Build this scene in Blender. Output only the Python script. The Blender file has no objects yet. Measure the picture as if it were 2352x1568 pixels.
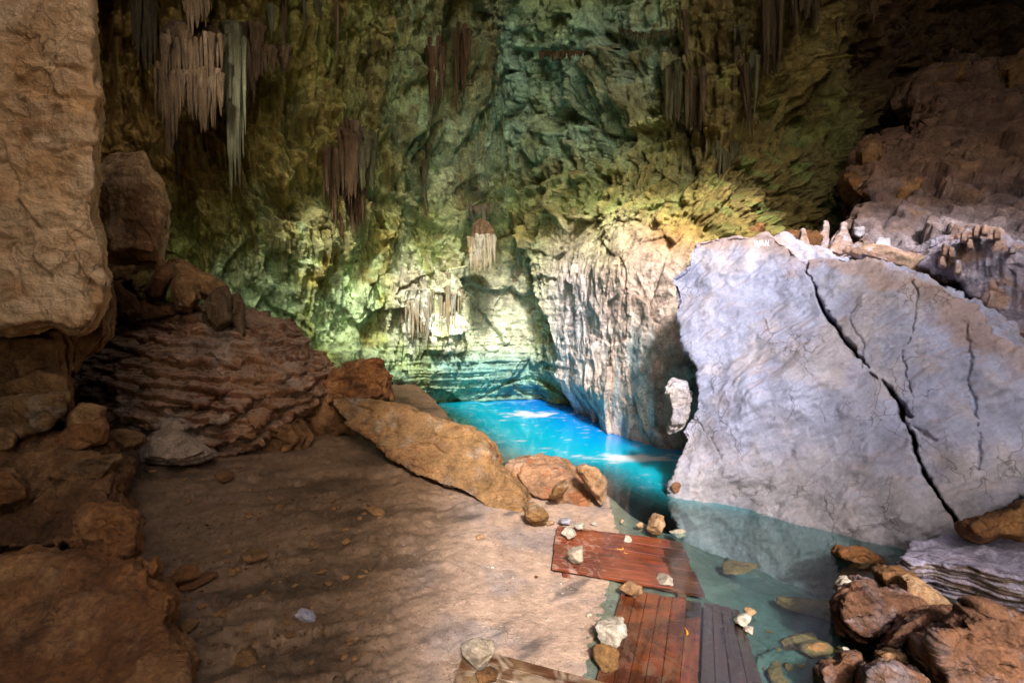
import bpy, bmesh, math, random
import numpy as np
from mathutils import Vector
from mathutils.bvhtree import BVHTree

scene = bpy.context.scene
COL = scene.collection
rng = random.Random(7)

# ------------------------------------------------------------------ camera
CAMZ, PITCH, FPX = 2.6, math.radians(2.0), 1176.0
cam_d = bpy.data.cameras.new("camera"); cam = bpy.data.objects.new("camera", cam_d); COL.objects.link(cam)
cam_d.lens = 18.0; cam_d.sensor_width = 36.0; cam_d.clip_end = 400; cam_d.clip_start = 0.05
cam.location = (0, 0, CAMZ); cam.rotation_euler = (math.pi/2 - PITCH, 0, 0)
scene.camera = cam
CT, ST = math.cos(PITCH), math.sin(PITCH)

# ------------------------------------------------------------------ world + sun
SUN_EL, SUN_AZ = math.radians(38), math.radians(6)     # sun stands behind the cave mouth; azimuth measured from -Y towards -X
world = bpy.data.worlds.new("World"); scene.world = world; world.use_nodes = True
nt = world.node_tree
bg = nt.nodes["Background"]; sky = nt.nodes.new("ShaderNodeTexSky")
sky.sky_type = 'NISHITA'; sky.dust_density = 3.0; sky.air_density = .8; sky.sun_disc = False; sky.sun_elevation = SUN_EL
sun_dir = Vector((math.sin(SUN_AZ)*math.cos(SUN_EL), -math.cos(SUN_AZ)*math.cos(SUN_EL), math.sin(SUN_EL)))  # towards the sun
sky.sun_rotation = math.atan2(sun_dir.x, sun_dir.y)
nt.links.new(sky.outputs[0], bg.inputs[0]); bg.inputs[1].default_value = 0.13
sun_d = bpy.data.lights.new("sun", 'SUN'); sun_d.energy = 2.1; sun_d.angle = math.radians(6); sun_d.color = (1.0, 0.965, 0.97)
sun = bpy.data.objects.new("sun", sun_d); COL.objects.link(sun); sun.location = sun_dir*40
sun.rotation_euler = sun_dir.to_track_quat('Z', 'Y').to_euler()
vs = scene.view_settings; vs.view_transform = 'Standard'; vs.look = 'None'; vs.gamma = 1; vs.exposure = 1.9
vs.use_curve_mapping = False
cy = scene.cycles
cy.use_denoising = True; cy.max_bounces = 6; cy.diffuse_bounces = 4; cy.glossy_bounces = 3; cy.transmission_bounces = 4
cy.transparent_max_bounces = 6; cy.caustics_reflective = False; cy.caustics_refractive = False; cy.sample_clamp_indirect = 4

# ------------------------------------------------------------------ picture <-> world helpers (positions are read from the photo, then stand as real points)
def ray(u, v):
    xn, yn = (u-1176)/FPX, (784-v)/FPX
    return np.array([xn, CT + yn*ST, -ST + yn*CT])
def P(u, v, d):                      # point seen at (u,v), at depth y = d
    r = ray(u, v); r = r*(d/r[1]); return np.array([r[0], r[1], CAMZ + r[2]])
def W(u, v, z=0.0):                  # point seen at (u,v), at height z
    r = ray(u, v); t = (z-CAMZ)/r[2]; return np.array([r[0]*t, r[1]*t, z])
def proj(p):                         # world points -> photo coordinates
    x, y, z = p[:, 0], p[:, 1], p[:, 2]-CAMZ
    f = y*CT - z*ST; up = y*ST + z*CT
    f = np.where(f > 0.05, f, 0.05)
    return 1176 + x/f*FPX, 784 - up/f*FPX

# ------------------------------------------------------------------ noise
def _h(ix, iy, iz, seed):
    h = (ix.astype(np.uint32)*np.uint32(374761393)) ^ (iy.astype(np.uint32)*np.uint32(668265263)) ^ (iz.astype(np.uint32)*np.uint32(2147483647-1234567)) ^ np.uint32((seed*2654435761) & 0xffffffff)
    h = (h ^ (h >> np.uint32(13)))*np.uint32(1274126177)
    h = (h ^ (h >> np.uint32(16)))*np.uint32(2246822519)
    return h ^ (h >> np.uint32(15))
def _r(h, k):
    g = (h ^ np.uint32((k*0x9E3779B9) & 0xffffffff))*np.uint32(2654435761)
    g = g ^ (g >> np.uint32(15))
    return (g >> np.uint32(8)).astype(np.float32)/np.float32(16777216)
def perlin(p, scale=1.0, seed=0):
    q = p/np.asarray(scale, dtype=np.float64)
    b = np.floor(q).astype(np.int64); f = (q-b).astype(np.float32)
    w = f*f*f*(f*(f*6-15)+10)
    out = np.zeros(len(p), np.float32)
    for dx in (0, 1):
        for dy in (0, 1):
            for dz in (0, 1):
                h = _h(b[:, 0]+dx, b[:, 1]+dy, b[:, 2]+dz, seed)
                g = (_r(h, 1)*2-1)*(f[:, 0]-dx) + (_r(h, 2)*2-1)*(f[:, 1]-dy) + (_r(h, 3)*2-1)*(f[:, 2]-dz)
                out += g*(w[:, 0] if dx else 1-w[:, 0])*(w[:, 1] if dy else 1-w[:, 1])*(w[:, 2] if dz else 1-w[:, 2])
    return out*1.5
def fbm(p, scale=1.0, oct=4, seed=0, gain=.5):
    a, s, o = 1.0, 0, 0
    sc = np.asarray(scale, dtype=np.float64)
    for i in range(oct):
        o = o + a*perlin(p, sc, seed+i*17); a *= gain; sc = sc/2.03
    return o
def ridged(p, scale=1.0, oct=3, seed=0):
    a, o = 1.0, 0; sc = np.asarray(scale, dtype=np.float64)
    for i in range(oct):
        o = o + a*(1-2*np.abs(perlin(p, sc, seed+i*13))); a *= .5; sc = sc/2.1
    return o
def facets(p, scale, seed=0, tilt=.8, warp=.3, off=1.0):
    """fractured rock: every cell of a cellular pattern is a small tilted plane. returns height, edge distance"""
    sc = np.asarray(scale, dtype=np.float64)
    q = p/sc
    if warp:
        m = float(np.mean(sc))
        q = q + warp*np.stack([perlin(p, m*.8, seed+91), perlin(p, m*.8, seed+92), perlin(p, m*.8, seed+93)], 1)
    b = np.floor(q-.5).astype(np.int64)
    best = np.full(len(p), 9.0, np.float32); sec = best.copy(); val = np.zeros(len(p), np.float32)
    for dx in (0, 1):
        for dy in (0, 1):
            for dz in (0, 1):
                c = b + np.array([dx, dy, dz]); h = _h(c[:, 0], c[:, 1], c[:, 2], seed)
                ax = (q[:, 0]-c[:, 0]-.1-.8*_r(h, 4)).astype(np.float32)
                ay = (q[:, 1]-c[:, 1]-.1-.8*_r(h, 5)).astype(np.float32)
                az = (q[:, 2]-c[:, 2]-.1-.8*_r(h, 6)).astype(np.float32)
                d = ax*ax+ay*ay+az*az
                v = off*(_r(h, 7)-.5) + tilt*((_r(h, 8)*2-1)*ax+(_r(h, 9)*2-1)*ay+(_r(h, 10)*2-1)*az)
                n = d < best
                sec = np.where(n, best, np.minimum(sec, d)); best = np.where(n, d, best); val = np.where(n, v, val)
    return val, np.sqrt(sec)-np.sqrt(best)
def chips_(p, scale, seed=0, k=1.6, tilt=.5, off=.5, warp=.35):
    """conchoidal breaks: shallow scoops meeting in sharp continuous ridges"""
    sc = np.asarray(scale, dtype=np.float64); q = p/sc; m = float(np.mean(sc))
    if warp: q = q + warp*np.stack([fbm(p, m*.9, 3, seed+91), fbm(p, m*.9, 3, seed+92), fbm(p, m*.9, 3, seed+93)], 1)
    b = np.floor(q-.5).astype(np.int64); best = np.full(len(p), 99.0, np.float32)
    for dx in (-1, 0, 1, 2):
        for dy in (-1, 0, 1, 2):
            for dz in (0, 1):
                c = b + np.array([dx, dy, dz]); h = _h(c[:, 0], c[:, 1], c[:, 2], seed)
                ax = (q[:, 0]-c[:, 0]-_r(h, 4)).astype(np.float32); ay = (q[:, 1]-c[:, 1]-_r(h, 5)).astype(np.float32); az = (q[:, 2]-c[:, 2]-_r(h, 6)).astype(np.float32)*.6
                v = off*_r(h, 7) + tilt*((_r(h, 8)*2-1)*ax+(_r(h, 9)*2-1)*ay+(_r(h, 10)*2-1)*az) + k*.5*(ax*ax+ay*ay+az*az)
                best = np.minimum(best, v)
    return best-.35
def smooth(a, b, x):
    t = np.clip((x-a)/(b-a), 0, 1); return t*t*(3-2*t)
def blob(u, v, cu, cv, ru, rv, p=2.0):
    return np.exp(-((np.abs(u-cu)/ru)**p + (np.abs(v-cv)/rv)**p))
def seg_dist(p, line):
    d = np.full(len(p), 1e9)
    for a, b in zip(line[:-1], line[1:]):
        a = np.asarray(a, float); b = np.asarray(b, float); ab = b-a
        t = np.clip(((p-a)@ab)/max(ab@ab, 1e-9), 0, 1)
        d = np.minimum(d, np.linalg.norm(p-a-t[:, None]*ab, axis=1))
    return d

# ------------------------------------------------------------------ objects
def tag(o, label=None, cat=None, group=None, kind=None):
    if label: o["label"] = label
    if cat: o["category"] = cat
    if group: o["group"] = group
    if kind: o["kind"] = kind
    return o
def empty(name, loc, rz=0, label=None, cat=None, group=None):
    o = bpy.data.objects.new(name, None); COL.objects.link(o); o.location = loc; o.rotation_euler = (0, 0, rz)
    o.empty_display_size = .1
    return tag(o, label, cat, group)
def link(name, me, mat, parent=None):
    o = bpy.data.objects.new(name, me); COL.objects.link(o)
    if mat: me.materials.clear(); me.materials.append(mat)
    if parent is not None:
        o.parent = parent
        o.matrix_parent_inverse = world_of(parent).inverted()
    return o
def world_of(o):
    from mathutils import Matrix
    m = Matrix.LocRotScale(o.location, o.rotation_euler, o.scale)
    if o.parent: m = world_of(o.parent) @ o.matrix_parent_inverse @ m
    return m
def setco(me, co):
    me.vertices.foreach_set("co", np.ascontiguousarray(co, dtype=np.float32).ravel()); me.update()
def getco(me):
    a = np.empty(len(me.vertices)*3, np.float32); me.vertices.foreach_get("co", a); return a.reshape(-1, 3).astype(np.float64)
def getno(me):
    a = np.empty(len(me.vertices)*3, np.float32); me.vertex_normals.foreach_get("vector", a); return a.reshape(-1, 3).astype(np.float64)
def shade(me, smooth_=True):
    me.polygons.foreach_set("use_smooth", np.full(len(me.polygons), smooth_)); me.update()
def rebase(o):
    """put the object's origin at the middle of its foot"""
    co = getco(o.data); c = np.array([(co[:, 0].min()+co[:, 0].max())/2, (co[:, 1].min()+co[:, 1].max())/2, co[:, 2].min()])
    setco(o.data, co-c); o.location = Vector(c) + o.location
    return o
def grid_mesh(name, pts):            # pts (n,m,3)
    n, m = pts.shape[:2]
    me = bpy.data.meshes.new(name)
    idx = np.arange(n*m).reshape(n, m)
    q = np.stack([idx[:-1, :-1], idx[:-1, 1:], idx[1:, 1:], idx[1:, :-1]], -1).reshape(-1, 4)
    return quads_mesh(me, pts.reshape(-1, 3), q)
def quads_mesh(me, co, q):
    me.vertices.add(len(co)); me.vertices.foreach_set("co", np.ascontiguousarray(co, dtype=np.float32).ravel())
    me.loops.add(len(q)*4); me.loops.foreach_set("vertex_index", q.astype(np.int32).ravel())
    me.polygons.add(len(q)); me.polygons.foreach_set("loop_start", np.arange(0, len(q)*4, 4, dtype=np.int32))
    me.update(calc_edges=True); shade(me)
    return me
def set_tint(me, col, name="tint"):
    a = me.color_attributes.new(name, 'FLOAT_COLOR', 'POINT')
    c = np.ones((len(me.vertices), 4), np.float32); c[:, :3] = col
    a.data.foreach_set("color", c.ravel())
def remesh(base_bm, voxel, sm=3):
    """closed base shapes -> one continuous dense skin"""
    me = bpy.data.meshes.new("base"); base_bm.to_mesh(me); base_bm.free()
    o = bpy.data.objects.new("base", me); COL.objects.link(o)
    r = o.modifiers.new("r", 'REMESH'); r.mode = 'VOXEL'; r.voxel_size = voxel
    if sm:
        s = o.modifiers.new("s", 'SMOOTH'); s.iterations = sm; s.factor = .6
    dg = bpy.context.evaluated_depsgraph_get(); dg.update()
    out = bpy.data.meshes.new_from_object(o.evaluated_get(dg))
    bpy.data.objects.remove(o); bpy.data.meshes.remove(me)
    return out
def add_hull(bm, pts):
    vs_ = [bm.verts.new(tuple(p)) for p in pts]
    r = bmesh.ops.convex_hull(bm, input=vs_)
    for v in list(set(r.get('geom_interior', []) + r.get('geom_unused', []))):
        if isinstance(v, bmesh.types.BMVert) and v.is_valid and not v.link_faces: bm.verts.remove(v)
def add_prism(bm, poly, back):
    a = [bm.verts.new(tuple(p)) for p in poly]; b = [bm.verts.new(tuple(np.asarray(p)+np.asarray(bk))) for p, bk in zip(poly, back)]
    n = len(a)
    f1 = bm.faces.new(a); f2 = bm.faces.new(b[::-1])
    fs = [f1, f2]
    for i in range(n): fs.append(bm.faces.new((a[i], b[i], b[(i+1) % n], a[(i+1) % n])))
    bmesh.ops.recalc_face_normals(bm, faces=fs)
    bmesh.ops.triangulate(bm, faces=[f1, f2])
def rock(name, bm, voxel, disp, mat, sm=3, parent=None, tint=None, post=None):
    me = remesh(bm, voxel, sm)
    co = getco(me); no = getno(me)
    co = co + no*disp(co, no)[:, None]
    if post is not None: co = post(co, no)
    setco(me, co); shade(me)
    if tint is not None: set_tint(me, tint(co, getno(me)))
    o = link(name, me, mat)
    rebase(o)
    if parent is not None:
        o.parent = parent; o.matrix_parent_inverse = world_of(parent).inverted()
    return o
def rough(s=1.0, seed=0, amp=1.0, squash=(1, 1, 1), flute=0):
    sq = np.array(squash, float)
    def f(co, no):
        a, e = facets(co, .75*s*sq, seed, .9, .5); ch = chips_(co, .5*s*sq, seed+40); ch2 = chips_(co, .17*s*sq, seed+41); b, e2 = facets(co, .26*s*sq, seed+5, 1.0, .6, .6); c, _ = facets(co, .075*s*sq, seed+9, 1.0, .6, .5)
        d = .05*a + .11*ch + .035*ch2 + .016*b + .006*c + .07*fbm(co, 1.1*s, 4, seed+3) + .03*ridged(co, (.5*s, .5*s, .3*s), 3, seed+6) + .010*fbm(co, .08*s, 3, seed+4)
        d = d - .012*(1-smooth(0, .06, e))
        if flute: d = d + flute*fbm(co, (.07*s, .07*s, .7*s), 2, seed+8)
        return d*s*amp
    return f

# ------------------------------------------------------------------ materials
class N:
    def __init__(s, name):
        s.m = bpy.data.materials.new(name); s.m.use_nodes = True; s.t = s.m.node_tree
        s.b = s.t.nodes["Principled BSDF"]; s.o = s.t.nodes["Material Output"]
    def n(s, k, **a):
        x = s.t.nodes.new(k)
        for q, v in a.items(): setattr(x, q, v)
        return x
    def l(s, a, b): s.t.links.new(a, b)
    def coord(s, scale=(1, 1, 1), rot=(0, 0, 0)):
        g = s.n("ShaderNodeNewGeometry"); m = s.n("ShaderNodeMapping")
        m.inputs["Scale"].default_value = scale; m.inputs["Rotation"].default_value = rot
        s.l(g.outputs["Position"], m.inputs[0]); return m.outputs[0]
    def noise(s, co, scale, detail=6, rough_=.6, dist=0):
        x = s.n("ShaderNodeTexNoise"); s.l(co, x.inputs["Vector"]); x.inputs["Scale"].default_value = scale
        x.inputs["Detail"].default_value = detail; x.inputs["Roughness"].default_value = rough_; x.inputs["Distortion"].default_value = dist
        return x.outputs[0]
    def ramp(s, f, a, b, ca=(0, 0, 0, 1), cb=(1, 1, 1, 1)):
        r = s.n("ShaderNodeValToRGB"); r.color_ramp.elements[0].position = a; r.color_ramp.elements[1].position = b
        r.color_ramp.elements[0].color = ca; r.color_ramp.elements[1].color = cb; s.l(f, r.inputs[0]); return r.outputs[0]
    def mix(s, f, a, b, mode='MIX'):
        x = s.n("ShaderNodeMix", data_type='RGBA', blend_type=mode)
        for v, i in ((f, 0), (a, 6), (b, 7)):
            if isinstance(v, (int, float)): x.inputs[i].default_value = v
            elif isinstance(v, (tuple, list)): x.inputs[i].default_value = tuple(v)+(1,) if len(v) == 3 else v
            else: s.l(v, x.inputs[i])
        return x.outputs[2]
    def bump(s, h, strength=.5, dist=.02, prev=None):
        x = s.n("ShaderNodeBump"); x.inputs["Strength"].default_value = strength; x.inputs["Distance"].default_value = dist
        s.l(h, x.inputs["Height"])
        if prev is not None: s.l(prev, x.inputs["Normal"])
        return x.outputs[0]
def rockmat(name, c1=(.5, .4, .3), c2=(.3, .25, .2), c3=(.4, .2, .08), use_tint=False, ro=.85, scale=1.0, stain=.5,
            bump=.6, stretch=(1, 1, 1), veins=.75, mott=1.0, spec=.3):
    k = N(name)
    co = k.coord(); cs = k.coord(stretch)
    big = k.noise(cs, .9*scale, 5, .6, .6); mid = k.noise(cs, 4*scale, 8, .65, .3); fine = k.noise(co, 30*scale, 6, .7); st = k.noise(cs, 1.6*scale, 7, .62, 1.0)
    if use_tint:
        a = k.n("ShaderNodeAttribute", attribute_name="tint")
        base = a.outputs["Color"]
        var = k.mix(k.ramp(big, .35, .65), base, k.mix(1.0, base, c2, 'MULTIPLY'))
    else:
        var = k.mix(k.ramp(big, .38, .62), c1, c2)
    c = k.mix(k.ramp(st, .5, .5+.22/max(stain, .05)*.5), var, c3) if stain > 0 else var
    if use_tint and stain > 0:
        c = k.mix(k.mix(1.0, k.ramp(st, .52, .68), (stain,)*3, 'MULTIPLY'), var, k.mix(.6, base, c3))
    mm = k.ramp(mid, .33, .67, (1-.5*mott,)*3+(1,), (1+.28*mott,)*3+(1,))
    c = k.mix(1.0, c, mm, 'MULTIPLY')
    ff = k.ramp(fine, .32, .68, (1-.36*mott,)*3+(1,), (1+.2*mott,)*3+(1,))
    c = k.mix(1.0, c, ff, 'MULTIPLY')
    if veins > 0:                                            # hairline joints with dirt in them, broken up by noise
        nz = k.n("ShaderNodeTexNoise"); k.l(co, nz.inputs["Vector"]); nz.inputs["Scale"].default_value = 2.5*scale; nz.inputs["Detail"].default_value = 7
        ad = k.n("ShaderNodeVectorMath", operation='MULTIPLY_ADD'); k.l(nz.outputs["Color"], ad.inputs[0]); ad.inputs[1].default_value = (.55/scale,)*3; k.l(k.coord((1, 1, .6), (.3, .2, .5)), ad.inputs[2])
        for vsc, wdt in ((1.1, .012), (3.4, .022)):
            w = k.n("ShaderNodeTexVoronoi", feature='DISTANCE_TO_EDGE'); k.l(ad.outputs[0], w.inputs["Vector"]); w.inputs["Scale"].default_value = vsc*scale
            line = k.ramp(w.outputs[0], 0, wdt, (1, 1, 1, 1), (0, 0, 0, 1))
            msk = k.mix(1.0, line, k.ramp(k.noise(co, 1.7*scale, 4), .47, .60, (0, 0, 0, 1), (veins,)*3+(1,)), 'MULTIPLY')
            c = k.mix(msk, c, k.mix(1.0, c, (.22, .18, .16), 'MULTIPLY'))
    k.l(c, k.b.inputs["Base Color"]); k.b.inputs["Roughness"].default_value = ro
    k.b.inputs["Specular IOR Level"].default_value = spec
    n1 = k.bump(k.noise(cs, 7*scale, 9, .68, .4), bump, .12/scale)
    n2 = k.bump(k.noise(cs, 38*scale, 6, .7), bump*.7, .025/scale, n1)
    k.l(n2, k.b.inputs["Normal"])
    return k.m

M = {}
M['wall'] = rockmat("cave wall rock", c2=(.62, .60, .58), c3=(.20, .13, .045), use_tint=True, stain=.55, bump=.8)
M['tint'] = rockmat("tinted limestone", c2=(.78, .76, .78), c3=(.42, .20, .09), use_tint=True, stain=.35, bump=.7)
M['orange'] = rockmat("orange mud coated rock", (.36, .145, .04), (.17, .065, .02), (.42, .22, .09), stain=.6, bump=.8)
M['pillar'] = rockmat("sandy ochre limestone", (.80, .52, .27), (.70, .38, .15), (.46, .20, .06), stain=.45, bump=.7, stretch=(1, 1, 1.2), mott=.55)
M['brown'] = rockmat("dark brown flowstone", (.23, .105, .033), (.13, .052, .016), (.34, .165, .06), stain=.6, bump=.8)
M['drip'] = rockmat("brown dripstone", (.17, .10, .042), (.10, .055, .02), (.25, .17, .09), stain=.5, bump=.6, stretch=(2.5, 2.5, .4), scale=1.3)
M['dark_drip'] = rockmat("dark olive brown dripstone", (.13, .085, .038), (.08, .05, .02), (.17, .13, .06), stain=.5, bump=.7, stretch=(2.5, 2.5, .4), scale=1.3)
M['white_drip'] = rockmat("pale dripstone", (.42, .40, .29), (.33, .26, .13), (.40, .19, .055), stain=.35, bump=.6, stretch=(2.5, 2.5, .4), scale=1.5)
M['green_drip'] = rockmat("green stained dripstone", (.14, .125, .055), (.09, .075, .03), (.18, .18, .09), stain=.5, bump=.6, stretch=(2.5, 2.5, .4), scale=1.3)
M['lav'] = rockmat("lavender grey limestone", (.58, .55, .60), (.46, .44, .50), (.62, .42, .32), stain=.35, bump=.7)
M['boulder'] = rockmat("lavender boulder limestone", c2=(.86, .85, .88), c3=(.36, .28, .24), use_tint=True, stain=.08, bump=.38, mott=.5, scale=.9, stretch=(1, 1, .6))
M['right'] = rockmat("orange and lavender broken rock", (.25, .11, .05), (.13, .055, .028), (.28, .22, .22), stain=.55, bump=.9, scale=1.4)
M['pale'] = rockmat("pale stone", (.48, .42, .33), (.38, .30, .21), (.44, .28, .15), stain=.3, bump=.6, scale=3)
M['tan'] = rockmat("tan stone", (.40, .24, .12), (.28, .14, .06), (.46, .35, .24), stain=.35, bump=.7, scale=3)
M['slab'] = rockmat("ochre slab rock", (.34, .18, .06), (.22, .10, .03), (.38, .28, .18), stain=.5, bump=.9, scale=1.2, stretch=(1, 1, 1.6))
M['dim'] = rockmat("dull brown rubble", (.40, .205, .075), (.26, .125, .04), (.46, .26, .11), stain=.5, bump=.8)

# ================================================================== CAVE WALL (back wall, alcove and overhanging vault, one skin)
def curve(pts, s):
    pts = np.asarray(pts, float); seg = np.linalg.norm(np.diff(pts, axis=0), axis=1); L = np.concatenate([[0], np.cumsum(seg)])
    # catmull-rom through the points
    t = np.clip(s*L[-1], 0, L[-1]-1e-6); i = np.clip(np.searchsorted(L, t, side='right')-1, 0, len(pts)-2)
    f = ((t-L[i])/(L[i+1]-L[i]))[:, None]
    p0, p1, p2, p3 = pts[np.maximum(i-1, 0)], pts[i], pts[i+1], pts[np.minimum(i+2, len(pts)-1)]
    return .5*((2*p1)+(-p0+p2)*f+(2*p0-5*p1+4*p2-p3)*f*f+(-p0+3*p1-3*p2+p3)*f**3)
LOW = [(-15, 3), (-11.5, 8), (-8.5, 11), (-6.5, 12.6), (-4.5, 14.2), (-2.6, 15.4), (-.3, 16.6), (.7, 16.6), (1.15, 15.3), (1.9, 13.1), (2.5, 11.8), (3.25, 10.7), (4.1, 10.6), (5.2, 11.8), (7.5, 13.5), (10.5, 14), (15, 12.5), (18, 8), (19, 2)]
HIGH = [(-15, 3), (-11.5, 8), (-8.5, 10.5), (-6.5, 11.8), (-4.5, 13.2), (-2.6, 14.3), (-.8, 15.3), (.8, 15.3), (2.2, 14.8), (3.4, 14.4), (4.6, 14.2), (5.8, 14.2), (7, 14.6), (8.2, 15.2), (9.6, 16), (12, 16.3), (15.5, 14), (18, 8.5), (19, 2)]
NS, NZ = 1500, 760
s0 = np.linspace(0, 1, 4000); c0 = curve(HIGH, s0); ub, _v = proj(np.concatenate([c0, np.full((4000, 1), 4.0)], 1))
dens = np.where((c0[:, 1] > 7) & (ub > 150) & (ub < 2250), 1.0, .16); cum = np.cumsum(dens); sv = np.interp(np.linspace(0, cum[-1], NS), cum, s0)
zt = np.linspace(0, 1, NZ); zv = -1.2 + 18.5*zt**1.08
lo, hi = curve(LOW, sv), curve(HIGH, sv)
wz = smooth(3.6, 7.6, zv)[:, None, None]
xy = lo[None]*(1-wz) + hi[None]*wz
# undercut low alcove near the water, vault leaning over towards the mouth higher up
tan = np.gradient(hi*.5+lo*.5, axis=0); tan /= np.linalg.norm(tan, axis=1)[:, None]; nin = np.stack([tan[:, 1], -tan[:, 0]], 1)   # points into the cave
over = 0.055*np.clip(zv-5.5, 0, None)**2 + .02*np.clip(zv-3, 0, None)
xy = xy + nin[None]*over[:, None, None]*np.array([.75, 1.0])
pts = np.concatenate([xy, np.repeat(zv[:, None, None], NS, 1)], 2).reshape(-1, 3)
u_, v_ = proj(pts)
nrm = np.repeat(np.concatenate([nin, np.zeros((NS, 1))], 1)[None], NZ, 0).reshape(-1, 3)
nrm[:, 2] = np.repeat(-smooth(6, 15, zv)*.9, NS); nrm /= np.linalg.norm(nrm, axis=1)[:, None]
X, Y, Z = pts.T
A, eA = facets(pts, (2.4, 2.4, 3.0), 3, .7, .5)
B, eB = facets(pts, (.85, .85, 1.7), 11, .9, .5, .8)
C, eC = facets(pts, (.34, .34, .6), 21, 1.0, .6, .7)
D, eD = facets(pts, (.13, .13, .15), 31, 1.1, .5)
dsp = .85*A + .38*B + .13*C + .055*D + .25*fbm(pts, 1.2, 4, 5) + .16*fbm(pts, (.45, .45, 1.5), 4, 6) + .10*ridged(pts, (.7, .7, 1.3), 4, 7)
but = smooth(1240, 1300, u_)*(1-smooth(1570, 1640, u_))*smooth(470, 560, v_)          # the pale buttress by the water
alc = blob(u_, v_, 1050, 780, 230, 230, 4)                                             # smooth banded alcove
flat = np.clip(but*.85 + alc*.6 + .62*blob(u_, v_, 1670, 430, 170, 120, 4), 0, .88)
dsp = dsp*(1-flat)
colm, _ = facets(pts, (1.0, 1.0, 3.2), 44, .8, .35); col2, _ = facets(pts, (.4, .4, .55), 45, .8, .4)
dsp += but*(.22*colm + .03*col2 + .08*fbm(pts, (.5, .5, .9), 5, 47))
strata = fbm(pts, (2.5, 2.5, .16), 3, 51) + .6*np.sin(Z*19+2*fbm(pts, 1.5, 2, 52))*.3
low = (1-smooth(1.4, 2.6, Z))
dsp += low*alc*.16*strata + .05*(1-low)*alc*fbm(pts, (.8, .8, .12), 3, 53) + but*.02*fbm(pts, (1.6, 1.6, .2), 4, 54)
dsp -= .9*(1-smooth(-.1, 1.2, Z))*blob(u_, v_, 1110, 930, 260, 120, 4)                  # undercut above the water line
# vertical dripstone flutes
fl = fbm(pts, (.22, .22, 3.2), 3, 61); fl = fl + .7*ridged(pts, (.12, .12, 2.0), 2, 62)*.5
ff = np.clip(blob(u_, v_, 480, 200, 190, 230) + blob(u_, v_, 800, 420, 130, 260) + .8*blob(u_, v_, 1650, 330, 130, 260) + .7*blob(u_, v_, 980, 720, 80, 110, 3)
             + .6*blob(u_, v_, 700, 150, 130, 180) + .5*blob(u_, v_, 1040, 200, 60, 160) - but, 0, 1)
dsp = dsp*(1-.35*ff) + ff*.12*fl
# hanging dripstone grown onto the wall: every drip swells out, tapers downwards and ends in a tip
arc = np.concatenate([[0], np.cumsum(np.linalg.norm(np.diff(hi, axis=0), axis=1))]); AR = np.tile(arc, NZ)
def drips(w, h, lmin, lmax, mask, seed, cellz):
    out = np.zeros(len(pts)); wob = .25*w*fbm(pts, (w*2, w*2, w*9), 2, seed+1)
    for k_ in (0, 1):
        q = (AR+wob)/w + .5*k_; i = np.floor(q).astype(np.int64); f = (q-i)*2-1
        for kz in (0, 1):
            zz = Z/cellz + .5*kz + .37*_r(_h(i, i*0, i*0, seed+k_), 2); j = np.floor(zz).astype(np.int64)
            hh = _h(i, j, i*0+kz+2*k_, seed+3); L = (lmin+(lmax-lmin)*_r(hh, 1)**1.5); top = (.98-.3*_r(hh, 2)); t = (top-(zz-j))*cellz/L
            wd = (.45+.55*_r(hh, 5))*np.clip(1-t, 0, 1)**.6
            prof = np.sqrt(np.clip(1-(f/np.maximum(wd, .02))**2, 0, 1))*(t > 0)*(t < 1)*smooth(0, .12, t)*(.5+.5*_r(hh, 4))*np.clip(1.15-t, 0, 1)**.5
            out = np.maximum(out, prof*(_r(hh, 6) < mask))
    return out*h
n_d = perlin(pts, (2.5, 2.5, 4), 67)
dz = np.clip(1.0*blob(u_, v_, 460, 130, 250, 260, 3) + .75*blob(u_, v_, 780, 330, 160, 330, 3) + .9*blob(u_, v_, 1660, 260, 150, 300, 3) + .7*blob(u_, v_, 1030, 150, 80, 200) + .6*blob(u_, v_, 620, 480, 200, 200, 3) + .8*blob(u_, v_, 980, 710, 85, 110, 3)
             + .45*smooth(.0, .4, n_d)*smooth(620, 480, v_) + .5*blob(u_, v_, 1900, 60, 250, 120, 3) - but, 0, 1)
drp = [drips(.60, 1, 1.2, 3.4, dz*.8, 501, 3.6), drips(.25, 1, .6, 2.0, dz*.95, 521, 1.9), drips(.11, 1, .3, 1.1, np.clip(dz*1.2, 0, .95), 541, 1.0)]
dsp += .60*drp[0] + .30*drp[1] + .12*drp[2]
# openings and recesses
for (cu, cv, ru, rv, dep) in ((1034, 150, 22, 95, 1.6), (1108, 545, 40, 85, 1.3), (232, 130, 26, 190, 1.8), (660, 260, 26, 120, .7), (1050, 20, 30, 35, .8), (700, 430, 40, 80, .5), (1600, 230, 20, 110, .6)):
    dsp -= dep*blob(u_, v_, cu, cv, ru, rv, 3)
# ledges: thin proud shelves running across the wall
ledge = [((1150, 440), (1250, 432), (1340, 415), (1440, 395), (1480, 350), (1600, 320), (1660, 322)), ((760, 430), (850, 440), (920, 470), (1000, 520)), ((1180, 100), (1260, 108), (1330, 100)), ((1380, 60), (1450, 80), (1560, 70))]
uv = np.stack([u_, v_], 1)
for L in ledge:
    d = seg_dist(uv, L); below = np.interp(u_, [q[0] for q in L], [q[1] for q in L]) - v_
    dsp += .22*np.exp(-(d/7)**2)*(below > -12) - .10*np.exp(-((below+22)/16)**2)*(d < 60)
pw = pts + nrm*dsp[:, None]
pw[:, :2] += nrm[:, :2]*.0
wall_me = grid_mesh("cave_wall", pw.reshape(NZ, NS, 3)[:, ::-1])
idx = np.arange(NZ*NS).reshape(NZ, NS)[:, ::-1].ravel()
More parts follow.
